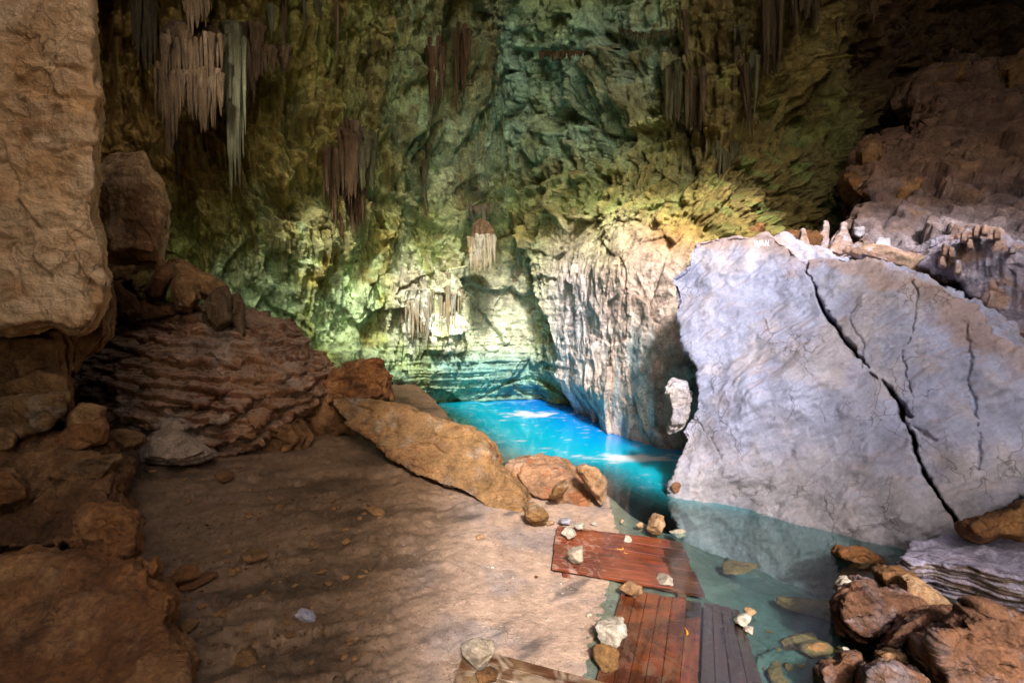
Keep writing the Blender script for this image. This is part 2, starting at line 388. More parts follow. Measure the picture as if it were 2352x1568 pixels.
# colour of the rock itself: algae green, iron ochre, grey-blue lime, pale flowstone; painted light is marked below
u2, v2, PT = u_, v_, pts
def lerp(a, b, w): return a*(1-w[:, None]) + np.asarray(b, float)*w[:, None]
n1, n2, n3 = fbm(PT, 2.2, 4, 71), fbm(PT, 1.0, 4, 72), fbm(PT, (.5, .5, 2.5), 4, 73)
tc = np.tile(np.array([.30, .33, .13]), (len(PT), 1))
tc = lerp(tc, (.25, .33, .22), smooth(0, .5, n1)*.5)
tc = lerp(tc, (.36, .31, .14), smooth(.05, .45, n2)*.45)
tc = lerp(tc, (.19, .15, .06), smooth(.15, .5, n3)*.55)
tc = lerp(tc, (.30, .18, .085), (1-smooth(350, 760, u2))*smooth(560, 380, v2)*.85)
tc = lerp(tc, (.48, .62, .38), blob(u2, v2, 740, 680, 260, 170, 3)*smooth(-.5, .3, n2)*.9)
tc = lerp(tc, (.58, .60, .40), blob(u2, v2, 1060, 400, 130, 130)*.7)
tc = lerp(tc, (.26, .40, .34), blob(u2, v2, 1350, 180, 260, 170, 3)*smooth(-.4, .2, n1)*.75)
tc = lerp(tc, (.36, .50, .38), blob(u2, v2, 1250, 200, 420, 260, 3)*.55)  # cool green, painted brighter to make up for low ambient light
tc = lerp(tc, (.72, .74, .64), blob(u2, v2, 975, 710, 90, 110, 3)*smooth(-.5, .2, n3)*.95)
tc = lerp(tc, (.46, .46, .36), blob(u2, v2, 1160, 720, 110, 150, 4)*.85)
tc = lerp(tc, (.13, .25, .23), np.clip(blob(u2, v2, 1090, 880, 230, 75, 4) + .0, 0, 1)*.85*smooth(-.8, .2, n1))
dr_ = np.clip(.8*drp[0]+.8*drp[1]+.6*drp[2], 0, 1)
tc = lerp(tc, (.27, .19, .075), dr_*.55*(1-smooth(560, 760, v2)*.9))
bc = np.tile(np.array([.74, .62, .54]), (len(PT), 1))
bc = lerp(bc, (.50, .56, .56), smooth(-.05, .4, n3)*smooth(700, 820, v2))
bc = lerp(bc, (.62, .36, .13), smooth(640, 520, v2)*smooth(1400, 1560, u2)*.85)
bc = lerp(bc, (.52, .50, .26), smooth(680, 560, v2)*(1-smooth(1380, 1500, u2))*.7)
bc = lerp(bc, (.88, .86, .88), blob(u2, v2, 1310, 740, 70, 130)*.8)  # white glow of the light beam painted onto the buttress
tc = tc*(1-but[:, None]) + bc*but[:, None]
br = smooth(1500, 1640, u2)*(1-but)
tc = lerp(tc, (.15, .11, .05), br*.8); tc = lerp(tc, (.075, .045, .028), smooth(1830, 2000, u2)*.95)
tc = lerp(tc, (.17, .21, .085), smooth(.0, .5, n3)*blob(u2, v2, 1750, 400, 150, 230, 3)*.85)
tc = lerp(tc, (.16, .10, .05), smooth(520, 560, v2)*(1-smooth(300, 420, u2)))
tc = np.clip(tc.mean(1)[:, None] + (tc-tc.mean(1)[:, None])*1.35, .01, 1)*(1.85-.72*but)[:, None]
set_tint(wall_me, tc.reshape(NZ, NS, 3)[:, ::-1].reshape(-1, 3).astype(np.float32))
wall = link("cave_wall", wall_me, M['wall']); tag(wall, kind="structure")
dg = bpy.context.evaluated_depsgraph_get(); dg.update()
wall_bvh = BVHTree.FromObject(wall, dg)
def hit(u, v, bvh=None):
    r = Vector(ray(u, v)).normalized(); h = (bvh or wall_bvh).ray_cast(Vector((0, 0, CAMZ)), r)
    return (np.array(h[0]), np.array(h[1])) if h[0] else (P(u, v, 13), np.array([0, -1, 0]))

# unseen vault and mouth flanks behind the camera; sky opening shaped to place sunlight
def vault():
    n, m = 260, 300
    xs = np.linspace(-18, 20, m); ys = np.linspace(-12, 14, n)
    XX, YY = np.meshgrid(xs, ys)
    p = np.stack([XX, YY, 15.4 - .028*XX**2], -1).reshape(-1, 3)
    e = fbm(p, 3.0, 4, 81)
    p[:, 2] += 1.0*fbm(p, 5, 4, 80)
    gone = (((p[:, 0]-2.5)/7.3)**4 + ((p[:, 1]+7.2)/8.7)**4 < 1+.8*e).reshape(n, m)  # opening shaped by where the sun patches should fall
    idx = np.arange(n*m).reshape(n, m)
    g = gone[:-1, :-1]
    q = np.stack([idx[:-1, :-1], idx[:-1, 1:], idx[1:, 1:], idx[1:, :-1]], -1)[~g]
    me = quads_mesh(bpy.data.meshes.new("unseen_cave_roof"), p, q.reshape(-1, 4)); set_tint(me, np.array([.16, .12, .08]))
    o = link("unseen_cave_roof", me, M['wall']); tag(o, kind="structure")
    so = o.modifiers.new("thick", 'SOLIDIFY'); so.thickness = .6; so.offset = 1
vault()
def flank(name, x0, pts_, h, seed, seg=70):
    s = np.linspace(0, 1, seg*2); c = curve(pts_, s); z = np.linspace(-1.5, h, seg)
    p = np.concatenate([np.repeat(c[None], seg, 0), np.repeat(z[:, None, None], seg*2, 1)], 2).reshape(-1, 3)
    a, _ = facets(p, 2.0, seed); b, _ = facets(p, .6, seed+1)
    p[:, 0] += (.5*a+.15*b)*x0; p[:, 1] += .3*a
    me = grid_mesh(name, p.reshape(seg, seg*2, 3)); set_tint(me, np.array([.32, .22, .13]))
    tag(link(name, me, M['wall']), kind="structure")
flank("unseen_wall_left", 1, [(-15, 3.5), (-12, -1.5), (-6.5, -2.6), (-1.6, -3.6), (.1, -6.2)], 16, 90)  # unseen flank, drawn inward to shade the left floor
flank("unseen_wall_right", -1, [(19, 3), (16, -2), (10, -7), (5.2, -9)], 16, 95)

flank("added_shade_wall", 1, [(-9, 1.6), (-5.2, -.2), (-2.6, -1.6), (-1.5, -3.2)], 5.0, 97)  # low wall added out of view to keep skylight off the left floor
# ================================================================== GROUND (mud bank, shore and pool bed, one sheet)
SHORE = [W(900, 905)[:2], W(1000, 960)[:2], W(1100, 1050)[:2], W(1170, 1090)[:2], W(1330, 1100)[:2], W(1400, 1140)[:2], W(1412, 1200)[:2], W(1440, 1262)[:2], W(1400, 1320)[:2], W(1392, 1380)[:2], W(1370, 1440)[:2], W(1340, 1568)[:2], (1.0, 1.0)]
def ground_h(x, y):
    p2 = np.stack([x, y], 1)
    best = np.full(len(x), 1e9); side = np.zeros(len(x))
    for a, b in zip(SHORE[:-1], SHORE[1:]):
        a = np.asarray(a); b = np.asarray(b); ab = b-a; t = np.clip(((p2-a)@ab)/(ab@ab), 0, 1)
        q = p2-a-t[:, None]*ab; d = np.linalg.norm(q, axis=1)
        sgn = np.sign(ab[0]*(p2[:, 1]-a[1]) - ab[1]*(p2[:, 0]-a[0]))   # + = left of the line walking towards the camera = water side
        n = d < best; best = np.where(n, d, best); side = np.where(n, sgn, side)
    sd = best*side                                             # >0 water
    near = 1-smooth(6.6, 8.2, y)
    wat = np.where(sd > 0, -(near*(.045*smooth(0, .22, sd)+.07*sd+.28*np.clip(sd-.35, 0, None)*smooth(4.9, 6.4, y)) + (1-near)*(1.2*sd)), 0)
    wat = np.clip(wat, -7, 0)
    # shallows by the right-hand rocks
    rr = 1-smooth(.4, 1.5, np.hypot((x-3.9), (y-3.9)))
    wat = wat*(1-.6*rr)
    dry = np.where(sd <= 0, .035*np.clip(-sd, 0, 1.5) + .16*np.clip(-x-1.0, 0, 7) + .045*np.clip(y-6.8, 0, 9)*smooth(-.3, -1.5, x), 0)
    far = np.where(x < -8, 1.0, 0)
    return wat + dry, sd
yr = 0.2*(23/.2)**np.linspace(0, 1, 620); yr = np.concatenate([np.linspace(-9, .15, 40), yr]); xr = np.linspace(-1, 1, 760)
XX = xr[None]*np.clip(yr[:, None]*1.15+1.2, 3.5, 19)*1.0; XX = np.where(yr[:, None] < .2, xr[None]*15, XX); YY = np.repeat(yr[:, None], 760, 1)
gp = np.stack([XX.ravel(), YY.ravel(), np.zeros(XX.size)], 1)
gz, sd = ground_h(gp[:, 0], gp[:, 1])
dirv = np.array([.86, .5]); al = gp[:, 0]*.75+gp[:, 1]*.66; ac = -gp[:, 0]*.66+gp[:, 1]*.75
ga = np.stack([al/3.5, ac, np.zeros(len(al))], 1)
ra, re_ = facets(gp, .5, 101, .6); rb, _ = facets(ga*1.0, .16, 102, .9, .6); rc, _ = facets(ga, .06, 103, .9, .5)
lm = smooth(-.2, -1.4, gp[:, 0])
amp = 1.0; calm = smooth(.0, .5, np.abs(sd))*.8+.2
calm = smooth(.0, .6, np.abs(sd)); gz = gz + (.012*fbm(gp, .9, 4, 104)*smooth(.05, .5, np.abs(sd)) + lm*(.03*ra + .03*rb + .012*rc + .012*ridged(ga, .25, 4, 106) + .014*ridged(np.stack([al/9, ac, 0*al], 1), .16, 4, 109) + .012*fbm(gp, .12, 3, 110)) + .004*fbm(gp, .1, 4, 105)*(1+2*lm) + .003*rb*(1-lm)*calm)*np.where(sd > .6, 1.6, 1)
sub = smooth(.6, 1.6, sd); ss, _ = facets(gp, .9, 107, .9); gz += sub*(.10*ss-.05)
gp[:, 2] = gz
gme = grid_mesh("ground", gp.reshape(len(yr), 760, 3))
gt = np.tile(np.array([.51, .345, .24]), (len(gp), 1))
g1, g2 = fbm(gp, .8, 5, 111), fbm(ga, .5, 5, 112)
gt = lerp(gt, (.36, .28, .24), smooth(-.1, .4, g1)*.8)
gt = lerp(gt, (.10, .085, .075), smooth(.35, .62, g2)*.75)
gt = lerp(gt, (.19, .105, .048), lm*.9)  # brown mud, darkened further to paint the shade left of the sun edge
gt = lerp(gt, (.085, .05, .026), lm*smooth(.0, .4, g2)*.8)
gt = lerp(gt, (.22, .21, .16), smooth(.0, .5, sd))
gt = lerp(gt, (.11, .16, .14), smooth(.4, 1.6, sd))
set_tint(gme, gt.astype(np.float32))
M['ground'] = rockmat("wet mud and sand", c2=(.75, .74, .76), c3=(.30, .20, .12), use_tint=True, stain=.45, bump=.5, scale=2.2, ro=.6, mott=.65)
ground = link("ground", gme, M['ground']); tag(ground, kind="structure")

# ================================================================== WATER
nx, ny = 260, 300
wy = 1.0*(21/1.0)**np.linspace(0, 1, ny); wx = np.linspace(-7, 10, nx)
WX, WY = np.meshgrid(wx, wy); wp = np.stack([WX.ravel(), WY.ravel(), np.zeros(WX.size)], 1)
wh, wsd = ground_h(wp[:, 0], wp[:, 1])
wme = grid_mesh("water", wp.reshape(ny, nx, 3))
dep = np.clip(-wh, 0, 7)
# bright sun glints painted into the water tint by the far wall and by the boulder
def glint_at(c, rx, ry, seed):
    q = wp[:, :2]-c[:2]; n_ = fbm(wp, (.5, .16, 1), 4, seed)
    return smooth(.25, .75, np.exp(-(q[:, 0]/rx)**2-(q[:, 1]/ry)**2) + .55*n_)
shelf = np.maximum(glint_at(W(1225, 951), .75, .55, 831), glint_at(W(1452, 1051), .85, .30, 832))  # mask of the two painted glints; no rock lies here
turb = (1-np.exp(-np.clip(dep-.2, 0, 9)*.75))*(.12+.88*smooth(5.8, 8.4, wp[:, 1]))
deepc = np.array([.0, .23, .80]); midc = np.array([.0, .54, .70]); shal = np.array([.015, .13, .13])
f1 = smooth(.3, 1.6, dep); f2 = smooth(1.6, 5.0, dep)
wc = lerp(np.tile(shal, (len(wp), 1)), midc, f1); wc = lerp(wc, deepc, f2); wc = lerp(wc, (.86, .93, .94), shelf)  # glints go in as near-white water colour
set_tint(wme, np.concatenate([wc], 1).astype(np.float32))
at = wme.attributes.new("turb", 'FLOAT', 'POINT'); at.data.foreach_set("value", turb.astype(np.float32))
k = N("cave pool water")
k.t.nodes.remove(k.b)
a1 = k.n("ShaderNodeAttribute", attribute_name="tint"); a2 = k.n("ShaderNodeAttribute", attribute_name="turb")
dif = k.n("ShaderNodeBsdfDiffuse"); k.l(a1.outputs["Color"], dif.inputs[0])
tr = k.n("ShaderNodeBsdfTransparent"); tr.inputs[0].default_value = (.64, .80, .78, 1)
mx = k.n("ShaderNodeMixShader"); k.l(a2.outputs["Fac"], mx.inputs[0]); k.l(tr.outputs[0], mx.inputs[1]); k.l(dif.outputs[0], mx.inputs[2])
gl = k.n("ShaderNodeBsdfGlossy"); gl.inputs["Roughness"].default_value = .06
bn = k.bump(k.noise(k.coord((1, 1, 1)), 5, 4, .55, .5), .22, .012); k.l(bn, gl.inputs["Normal"])
geo = k.n("ShaderNodeNewGeometry"); dt = k.n("ShaderNodeVectorMath", operation='DOT_PRODUCT'); k.l(geo.outputs["Incoming"], dt.inputs[0]); k.l(bn, dt.inputs[1])
def mth(op, a, b=None):
    x = k.n("ShaderNodeMath", operation=op)
    for v, i in ((a, 0), (b, 1)):
        if v is None: continue
        if isinstance(v, (int, float)): x.inputs[i].default_value = v
        else: k.l(v, x.inputs[i])
    return x.outputs[0]
frs = mth('ADD', mth('MULTIPLY', mth('POWER', mth('SUBTRACT', 1.0, mth('ABSOLUTE', dt.outputs["Value"])), 5.0), .95), .05)
m2 = k.n("ShaderNodeMixShader"); k.l(frs, m2.inputs[0]); k.l(mx.outputs[0], m2.inputs[1]); k.l(gl.outputs[0], m2.inputs[2])
k.l(m2.outputs[0], k.o.inputs[0])
water = link("water", wme, k.m); tag(water, kind="structure")


# ================================================================== HELPERS FOR ROCKS
def hull(*pts):
    bm = bmesh.new(); add_hull(bm, pts); return bm
def back(poly, vec): return [vec]*len(poly)
def tinter(base, top=None, wgt=.8, var=None, vscale=1.0, seed=0, base2=None):
    def f(co, no):
        c = np.tile(np.array(base, float), (len(co), 1))
        if base2 is not None: c = lerp(c, base2, smooth(-.15, .35, fbm(co, vscale, 4, seed)))
        if var is not None: c = lerp(c, var, smooth(.15, .5, fbm(co, vscale*.6, 4, seed+5))*.8)
        if top is not None: c = lerp(c, top, smooth(.25, .75, no[:, 2]+.25*fbm(co, .4, 3, seed+9))*wgt)
        return c
    return f
def stone_mesh(size, seed, flat=1.0, sub=4, rounded=.35, rough_=1.0, cuts=13):
    """a broken stone: a ball cut by random planes, roughened"""
    r = np.random.RandomState(seed)
    bm = bmesh.new(); bmesh.ops.create_icosphere(bm, subdivisions=sub, radius=1)
    me = bpy.data.meshes.new("stone"); bm.to_mesh(me); bm.free()
    d = getco(me); d /= np.linalg.norm(d, axis=1)[:, None]
    n = r.normal(size=(cuts, 3)); n /= np.linalg.norm(n, axis=1)[:, None]; h = r.uniform(.55, 1.0, cuts)
    t = h[None]/np.clip(d@n.T, .05, None); k = 14/(.3+rounded)
    rad = -np.log(np.sum(np.exp(-k*np.minimum(t, 4)), 1))/k
    rad = np.clip(rad, .3, 1.15)
    co = d*rad[:, None]
    q = co + seed*3.1
    a, e = facets(q, .5, seed, .9); b, _ = facets(q, .2, seed+1, .9)
    co *= (1 + rough_*(.10*a + .045*b + .05*fbm(q, .5, 4, seed)))[:, None]
    co *= np.array(size)*np.array([1, 1, flat])
    co[:, 2] -= co[:, 2].min()
    setco(me, co); shade(me); return me
def stone(name, at_, size, mat, seed, label=None, cat="stone", group=None, rz=0, tilt=(0, 0), sub=4, flat=1.0, **kw):
    me = stone_mesh((size, size, size) if isinstance(size, (int, float)) else size, seed, flat, sub, **kw)
    o = link(name, me, mat); o.location = tuple(at_); o.rotation_euler = (tilt[0], tilt[1], rz)
    return tag(o, label, cat, group)
def ground_at(x, y):
    z, _ = ground_h(np.array([x]), np.array([y])); return float(z[0])
dg = bpy.context.evaluated_depsgraph_get(); dg.update()
ground_bvh = BVHTree.FromObject(ground, dg)
def on_ground(u, v):
    p, n = hit(u, v, ground_bvh); return p
def drop(x, y, z0=8.0, bvh=None):
    h = (bvh or ground_bvh).ray_cast(Vector((x, y, z0)), Vector((0, 0, -1)))
    return np.array(h[0]) if h[0] else np.array([x, y, 0.0])

# ================================================================== THE BIG SPLIT BOULDER
fa, fb, fc = W(1548, 1150, -.05), W(2075, 1275, -.05), P(1590, 550, 8.9)
fn = np.cross(fb-fa, fc-fa); fn /= np.linalg.norm(fn)
if fn[1] > 0: fn = -fn
C0 = np.array([0, 0, CAMZ])
def onface(u, v, off=0.0):
    r = ray(u, v); t = ((fa+fn*off-C0)@fn)/(r@fn); return C0 + r*t
ex = (fb-fa); ex -= 0; ex = ex/np.linalg.norm(ex); ey = np.cross(fn, ex); ey = ey if ey[2] > 0 else -ey
bk = -fn*np.array([1, 1, .35])
bA = [(1590, 552), (1640, 547), (1700, 543), (1762, 536), (1800, 556), (1845, 596), (1858, 592), (1935, 598), (2010, 600), (2105, 640), (2170, 685), (2240, 735), (2310, 800), (2420, 860), (2480, 1060), (2352, 1128), (2225, 1208),
      (2190, 1262), (2065, 1290), (1880, 1262), (1740, 1215), (1600, 1170), (1545, 1125), (1560, 1060), (1575, 1010), (1562, 990), (1600, 930), (1606, 850), (1572, 780), (1548, 700), (1540, 640), (1580, 610)]
bm = bmesh.new(); poly = [onface(*q) for q in bA]
poly = [p + np.array([0, 0, -1.3]) if 16 < i < 22 else p for i, p in enumerate(poly)]
add_prism(bm, poly, [bk*2.2 + np.array([.9, .1, .0]) for i in range(len(poly))])
CRACKS = [([(1848, 590), (1862, 640), (1885, 700), (1935, 770), (1990, 840), (2040, 890), (2075, 950), (2110, 1060), (2160, 1140), (2215, 1215)], .015, .6),
          ([(2040, 895), (2068, 935), (2095, 955)], .018, .2), ([(2065, 960), (2110, 985), (2150, 1015)], .010, .06),
          ([(2100, 640), (2102, 700), (2095, 760), (2075, 830), (2090, 900)], .010, .05), ([(1965, 700), (1960, 755), (1985, 800), (1978, 850)], .008, .035),
          ([(2220, 740), (2230, 820), (2225, 900), (2250, 1000), (2245, 1080)], .010, .045), ([(1560, 900), (1590, 960), (1640, 1010), (1655, 1060)], .009, .03)]
cr3 = [([onface(*q) for q in c], w, d) for c, w, d in CRACKS]
rim3 = [onface(*q) for q in ((1640, 547), (1762, 536), (1850, 600), (1935, 598), (2050, 615), (2170, 690), (2310, 800), (2420, 870))]
def face_disp(co, no):
    q = np.stack([(co-fa)@ex, (co-fa)@ey, (co-fa)@fn], 1)
    front = smooth(.3, .8, no@fn)
    rot = np.stack([q[:, 0]*.8+q[:, 1]*.6, -q[:, 0]*.6+q[:, 1]*.8, q[:, 2]], 1)
    
    d = .26*chips_(rot, (2.3, 1.3, 1.8), 229, 1.5, .6, .5, .25) + .15*chips_(rot, (1.1, .6, 1.0), 230, 1.5, .5, .45) + .075*chips_(rot, (.55, .22, .4), 231)*(.4+.6*smooth(-.2, .3, fbm(q, .9, 3, 233))) + .030*chips_(rot, (.2, .09, .2), 232)*(.4+.6*smooth(-.2, .3, fbm(q, .7, 3, 234))) + .012*ridged(rot, (.5, .12, .3), 4, 236) + .10*fbm(q, 1.3, 3, 204) + .018*fbm(rot, (.5, .12, .3), 5, 205) + .012*ridged(rot, (.3, .1, .2), 3, 206)
    fold = np.exp(-(((q[:, 0]-1.6)**2+(q[:, 1]-1.5)**2)/4))*.15
    vw = fbm(co, .35, 3, 235)
    for L, w, dep_ in cr3:
        wob = co - (((co-fa)@fn)*smooth(1.0, .6, np.abs((co-fa)@fn)))[:, None]*fn + .045*fbm(co, .25, 5, 207, .65)[:, None]*ex + .045*fbm(co, .25, 5, 208, .65)[:, None]*ey
        d = d - dep_*np.exp(-(seg_dist(wob, L)/(w*np.clip(1.1+1.5*vw, .35, 2.4)))**4)
    rough_top = (1-front)*(.12*chips_(co, .8, 212) + .10*fbm(co, .8, 3, 213) + .035*ridged(co, .3, 3, 210) + .015*fbm(co, (.12, .12, .5), 3, 211))
    return d + fold + rough_top
def face_tint(co, no):
    q = np.stack([(co-fa)@ex, (co-fa)@ey, (co-fa)@fn], 1)
    c = np.tile(np.array([.355, .38, .52]), (len(co), 1))
    c = lerp(c, (.43, .40, .43), smooth(-.1, .4, fbm(q, .9, 5, 221))*.8)
    c = lerp(c, (.33, .34, .46), smooth(.0, .45, fbm(q, (.35, 1.1, .5), 5, 222))*.7)
    c = lerp(c, (.32, .28, .26), (1-smooth(.2, 1.7, co[:, 2]+.5*fbm(q, .6, 3, 224)))*.75)
    c = lerp(c, (.38, .29, .26), smooth(.45, .9, no[:, 2]+.2*fbm(q, .3, 3, 223))*.5)
    c = lerp(c, (.52, .37, .30), smooth(.30, .55, fbm(q, (.8, .5, .5), 5, 225))*.08)
    c = lerp(c, (.40, .27, .21), (1-smooth(.02, .30, seg_dist(co, rim3)+.25*fbm(q, .5, 4, 226)))*.7)
    return c
big = rock("split_boulder", bm, .019, face_disp, M['boulder'], sm=4, tint=face_tint)
tag(big, "huge pale lavender grey boulder split by a long black diagonal crack", "boulder")
dg = bpy.context.evaluated_depsgraph_get(); dg.update()
big_bvh = BVHTree.FromPolygons([(v.co + big.location) for v in big.data.vertices], [p.vertices[:] for p in big.data.polygons])
# scratched letters on the boulder
def strokes(name, lines, parent, bvh, mat, r=.0075):
    bm = bmesh.new()
    for L in lines:
        pr = None
        for (u0, v0), (u1, v1) in zip(L[:-1], L[1:]):
            for t in np.linspace(0, 1, 7):
                p, n = hit(u0+(u1-u0)*t, v0+(v1-v0)*t, bvh); p = p + n*.005
                if pr is not None:
                    a, b = Vector(pr), Vector(p)
                    if 1e-4 < (b-a).length < .15:
                        s_ = Vector(n).cross(b-a).normalized()*r; nn = Vector(n)*.003
                        vs_ = [bm.verts.new(x) for x in (a-s_, a+s_, b+s_, b-s_, a-s_+nn, a+s_+nn, b+s_+nn, b-s_+nn)]
                        for f in ((0, 1, 2, 3), (7, 6, 5, 4), (0, 4, 5, 1), (1, 5, 6, 2), (2, 6, 7, 3), (3, 7, 4, 0)): bm.faces.new([vs_[i] for i in f])
                pr = p
    me = bpy.data.meshes.new(name); bm.to_mesh(me); bm.free()
    return link(name, me, mat, parent)
M['chalk'] = rockmat("chalk white scratches", (.92, .92, .95), (.85, .85, .9), (.9, .9, .9), stain=.1, bump=.2)
g = lambda a, b: ((1720+a*420/2352)*.91875, (530+b*250/1400)*.91875)
strokes("scratched_letters", [[g(930, 400), g(940, 495)], [g(930, 430), g(965, 470)], [g(965, 400), g(985, 505)], [g(985, 505), g(1010, 400)], [g(1010, 480), g(1040, 395), g(1070, 480)], [g(1022, 450), g(1060, 450)], [g(1085, 480), g(1090, 395), g(1125, 475), g(1130, 385)]], big, big_bvh, M['chalk'])

# ================================================================== OTHER ROCKS, each from its own outline, at its own distance and thickness
def lump(name, label, outline, d, thick, mat, seed=0, voxel=None, shrink=.72, bulge=.3, disp=None, tint=None, cat="rock", amp=1.0, s=None, sm=2, parent=None, group=None, kind=None, lean=0.0, post=None):
    o = np.array(outline, float); c = o.mean(0)
    df = d if callable(d) else (lambda u, v: d)
    def pp(u, v, off):
        dd = df(u, v) + lean*(c[1]-v)/FPX*(df(*c)) + off
        return P(u, v, dd)
    # the silhouette ring sits between the front and the back of the thickness; shrunken copies are pushed to front and back
    rv = ray(*c); rv = rv/rv[1]; rv = np.array([rv[0]*.9, 1, rv[2]*.9])
    bm = bmesh.new()
    add_prism(bm, [pp(u, v, thick*.25) for u, v in o], [rv*thick*.4]*len(o))
    q = c + (o-c)*shrink
    add_prism(bm, [pp(u, v, -thick*bulge*.4) for u, v in q], [rv*thick*(1+bulge*.5)]*len(o))
    q = c + (o-c)*(1-(1-shrink)*.5)
    add_prism(bm, [pp(u, v, thick*.08) for u, v in q], [rv*thick*.75]*len(o))
    dc = df(*c); size = (o.max(0)-o.min(0)).max()/FPX*dc
    s = s or size*.55
    voxel = voxel or max(.006, dc*.0022)
    ob = rock(name, bm, voxel, disp or rough(s, seed, amp), mat, sm=sm, tint=tint, parent=parent, post=post)
    if parent is None: tag(ob, label, cat, group, kind)
    return ob

TA = (.60, .43, .26)
pil = lump("rock_pillar", "tall pale ochre limestone pillar filling the left edge, hanging to the dark recess", [(-260, -260), (208, -260), (206, 0), (216, 60), (212, 120), (222, 200), (218, 300), (222, 420), (216, 500), (238, 560), (243, 640), (238, 706), (205, 760), (182, 778), (160, 775), (120, 755), (60, 765), (-40, 772), (-260, 775)],
     5.0, 1.5, M['pillar'], 301, voxel=.018, shrink=.93, bulge=.2, s=.8, amp=.8)
lump("rounded_rock", "smooth brown bulging rock tucked under and behind the ochre pillar", [(120, 740), (200, 650), (250, 640), (260, 720), (258, 770), (230, 800), (190, 830), (170, 870), (100, 890), (40, 850)], 6.2, 1.0, M['dim'], 303, s=.7, amp=.6)
lump("undercut_rock", "lavender brown rock recessed below the foot of the ochre pillar", [(-260, 740), (150, 745), (165, 800), (160, 880), (160, 960), (60, 980), (-260, 1000)], 5.7, 1.0, M['dim'], 305, voxel=.015, s=.6)
lump("hanging_slab", "pale tan and brown rock slab hanging right of the ochre pillar above a dark gap", [(222, 400), (240, 365), (270, 352), (330, 350), (342, 392), (372, 420), (388, 470), (385, 560), (368, 618), (330, 612), (300, 602), (238, 606), (225, 520)],
     8.4, .9, M['tint'], 307, s=.7, amp=.8, tint=tinter((.62, .38, .17), base2=(.38, .18, .07), vscale=.9, seed=3))
stack = [("flat_boulder", "dark flat oval boulder wedged beside the pillar under the hanging slab", [(244, 640), (270, 650), (310, 680), (326, 720), (300, 738), (255, 715), (243, 690)], 8.2, M['brown']),
         ("twisted_rock", "twisted knobbly brown rock standing on the terraced mound", [(365, 612), (392, 600), (400, 630), (380, 660), (372, 690), (345, 692), (332, 668), (350, 640)], 8.3, M['brown']),
         ("ridge_rock", "humped brown ridge rock behind the standing rocks of the mound", [(375, 606), (400, 595), (430, 604), (450, 622), (495, 640), (520, 660), (500, 690), (420, 680), (390, 650)], 9.2, M['dim']),
         ("notched_rock", "heart shaped tan rock with a notch, left of the two fluted domes", [(396, 645), (412, 636), (430, 646), (442, 640), (450, 664), (456, 690), (438, 718), (405, 716), (396, 680)], 8.2, M['dim']),
         ("domed_stalagmite", "tall fluted tan dome on the upper right of the terraced mound", [(478, 680), (500, 662), (520, 655), (530, 680), (532, 740), (500, 765), (470, 740), (468, 705)], 8.3, M['drip']),
         ("narrow_stalagmite", "narrow fluted dome at the outer right end of the terraced mound", [(528, 680), (545, 672), (560, 690), (562, 740), (566, 780), (540, 782), (528, 740)], 8.5, M['drip']),
         ("tilted_block", "dark tilted block lying just above the first terrace by the pillar", [(330, 690), (360, 700), (400, 700), (410, 725), (350, 735), (300, 745), (300, 715)], 8.4, M['brown'])]
for i, (n_, l_, o_, d_, m_) in enumerate(stack):
    lump(n_, l_, o_, d_, .6, m_, 310+i*7, amp=.9)

# terraced flowstone mound
bm = bmesh.new()
mo = [(262, 720), (330, 705), (450, 702), (560, 740), (592, 770), (625, 815), (680, 860), (700, 905), (690, 940), (620, 990), (560, 1040), (420, 1060), (250, 1050), (165, 1000), (160, 880), (200, 800)]
md = lambda u, v: 8.6 - (v-700)/340*1.5 + ((u-430)/270)**2*.5
add_prism(bm, [P(u, v, md(u, v)+.35) for u, v in mo], [np.array([0, 1.9, 0])]*len(mo))
cc = np.array([420, 870])
for f, off in ((.85, .05), (.6, -.2), (.35, -.35)):
    q = [cc + (np.array(p)-cc)*f for p in mo]
    add_prism(bm, [P(u, v, md(u, v)+off) for u, v in q], [np.array([0, 2.0, 0])]*len(mo))
def terr(co, no):
    w = .10*fbm(co, (1.4, 1.4, .8), 3, 331) + .03*fbm(co, .3, 3, 332) + .10*co[:, 0]
    h = (co[:, 2]+w)/.19; f = h-np.floor(h)
    hh = _h(np.floor(h).astype(np.int64), np.zeros(len(h), int), np.zeros(len(h), int), 9); amp = .5+.9*_r(hh, 3)
    side = 1-smooth(.5, .95, np.abs(no[:, 2]))
    prof = smooth(.0, .22, f)*(1-.75*f)                      # shelf lip on top, receding below
    h3 = (co[:, 2]+.3*w)/.075+2*fbm(co, .8, 2, 338); h3 = h3-np.floor(h3)
    a, e = facets(co, (.35, .35, .2), 333, .8); b, _ = facets(co, .12, 334)
    drip = fbm(co, (.05, .05, .4), 2, 335)*smooth(-.1, .3, fbm(co, .7, 2, 336))
    return side*(.17*amp*(prof-.4) + .05*drip + .045*(smooth(0, .3, h3)*(1-.8*h3))) + .07*a + .03*b + .05*fbm(co, .5, 4, 337)
mound = rock("terraced_mound", bm, .019, terr, M['tint'], sm=6, tint=tinter((.34, .16, .07), top=(.42, .28, .18), wgt=.6, base2=(.17, .06, .02), vscale=1.1, seed=5, var=(.38, .28, .20)))
tag(mound, "broad stepped flowstone mound with shelf after shelf of reddish brown lips, left of the pool", "rock mound")
lump("mound_foot_rock", "low rounded dark brown rock at the right foot of the terraced mound", [(440, 1010), (520, 1005), (600, 985), (690, 960), (720, 1000), (690, 1040), (600, 1060), (500, 1055)], 8.2, 1.2, M['brown'], 341, s=.8)
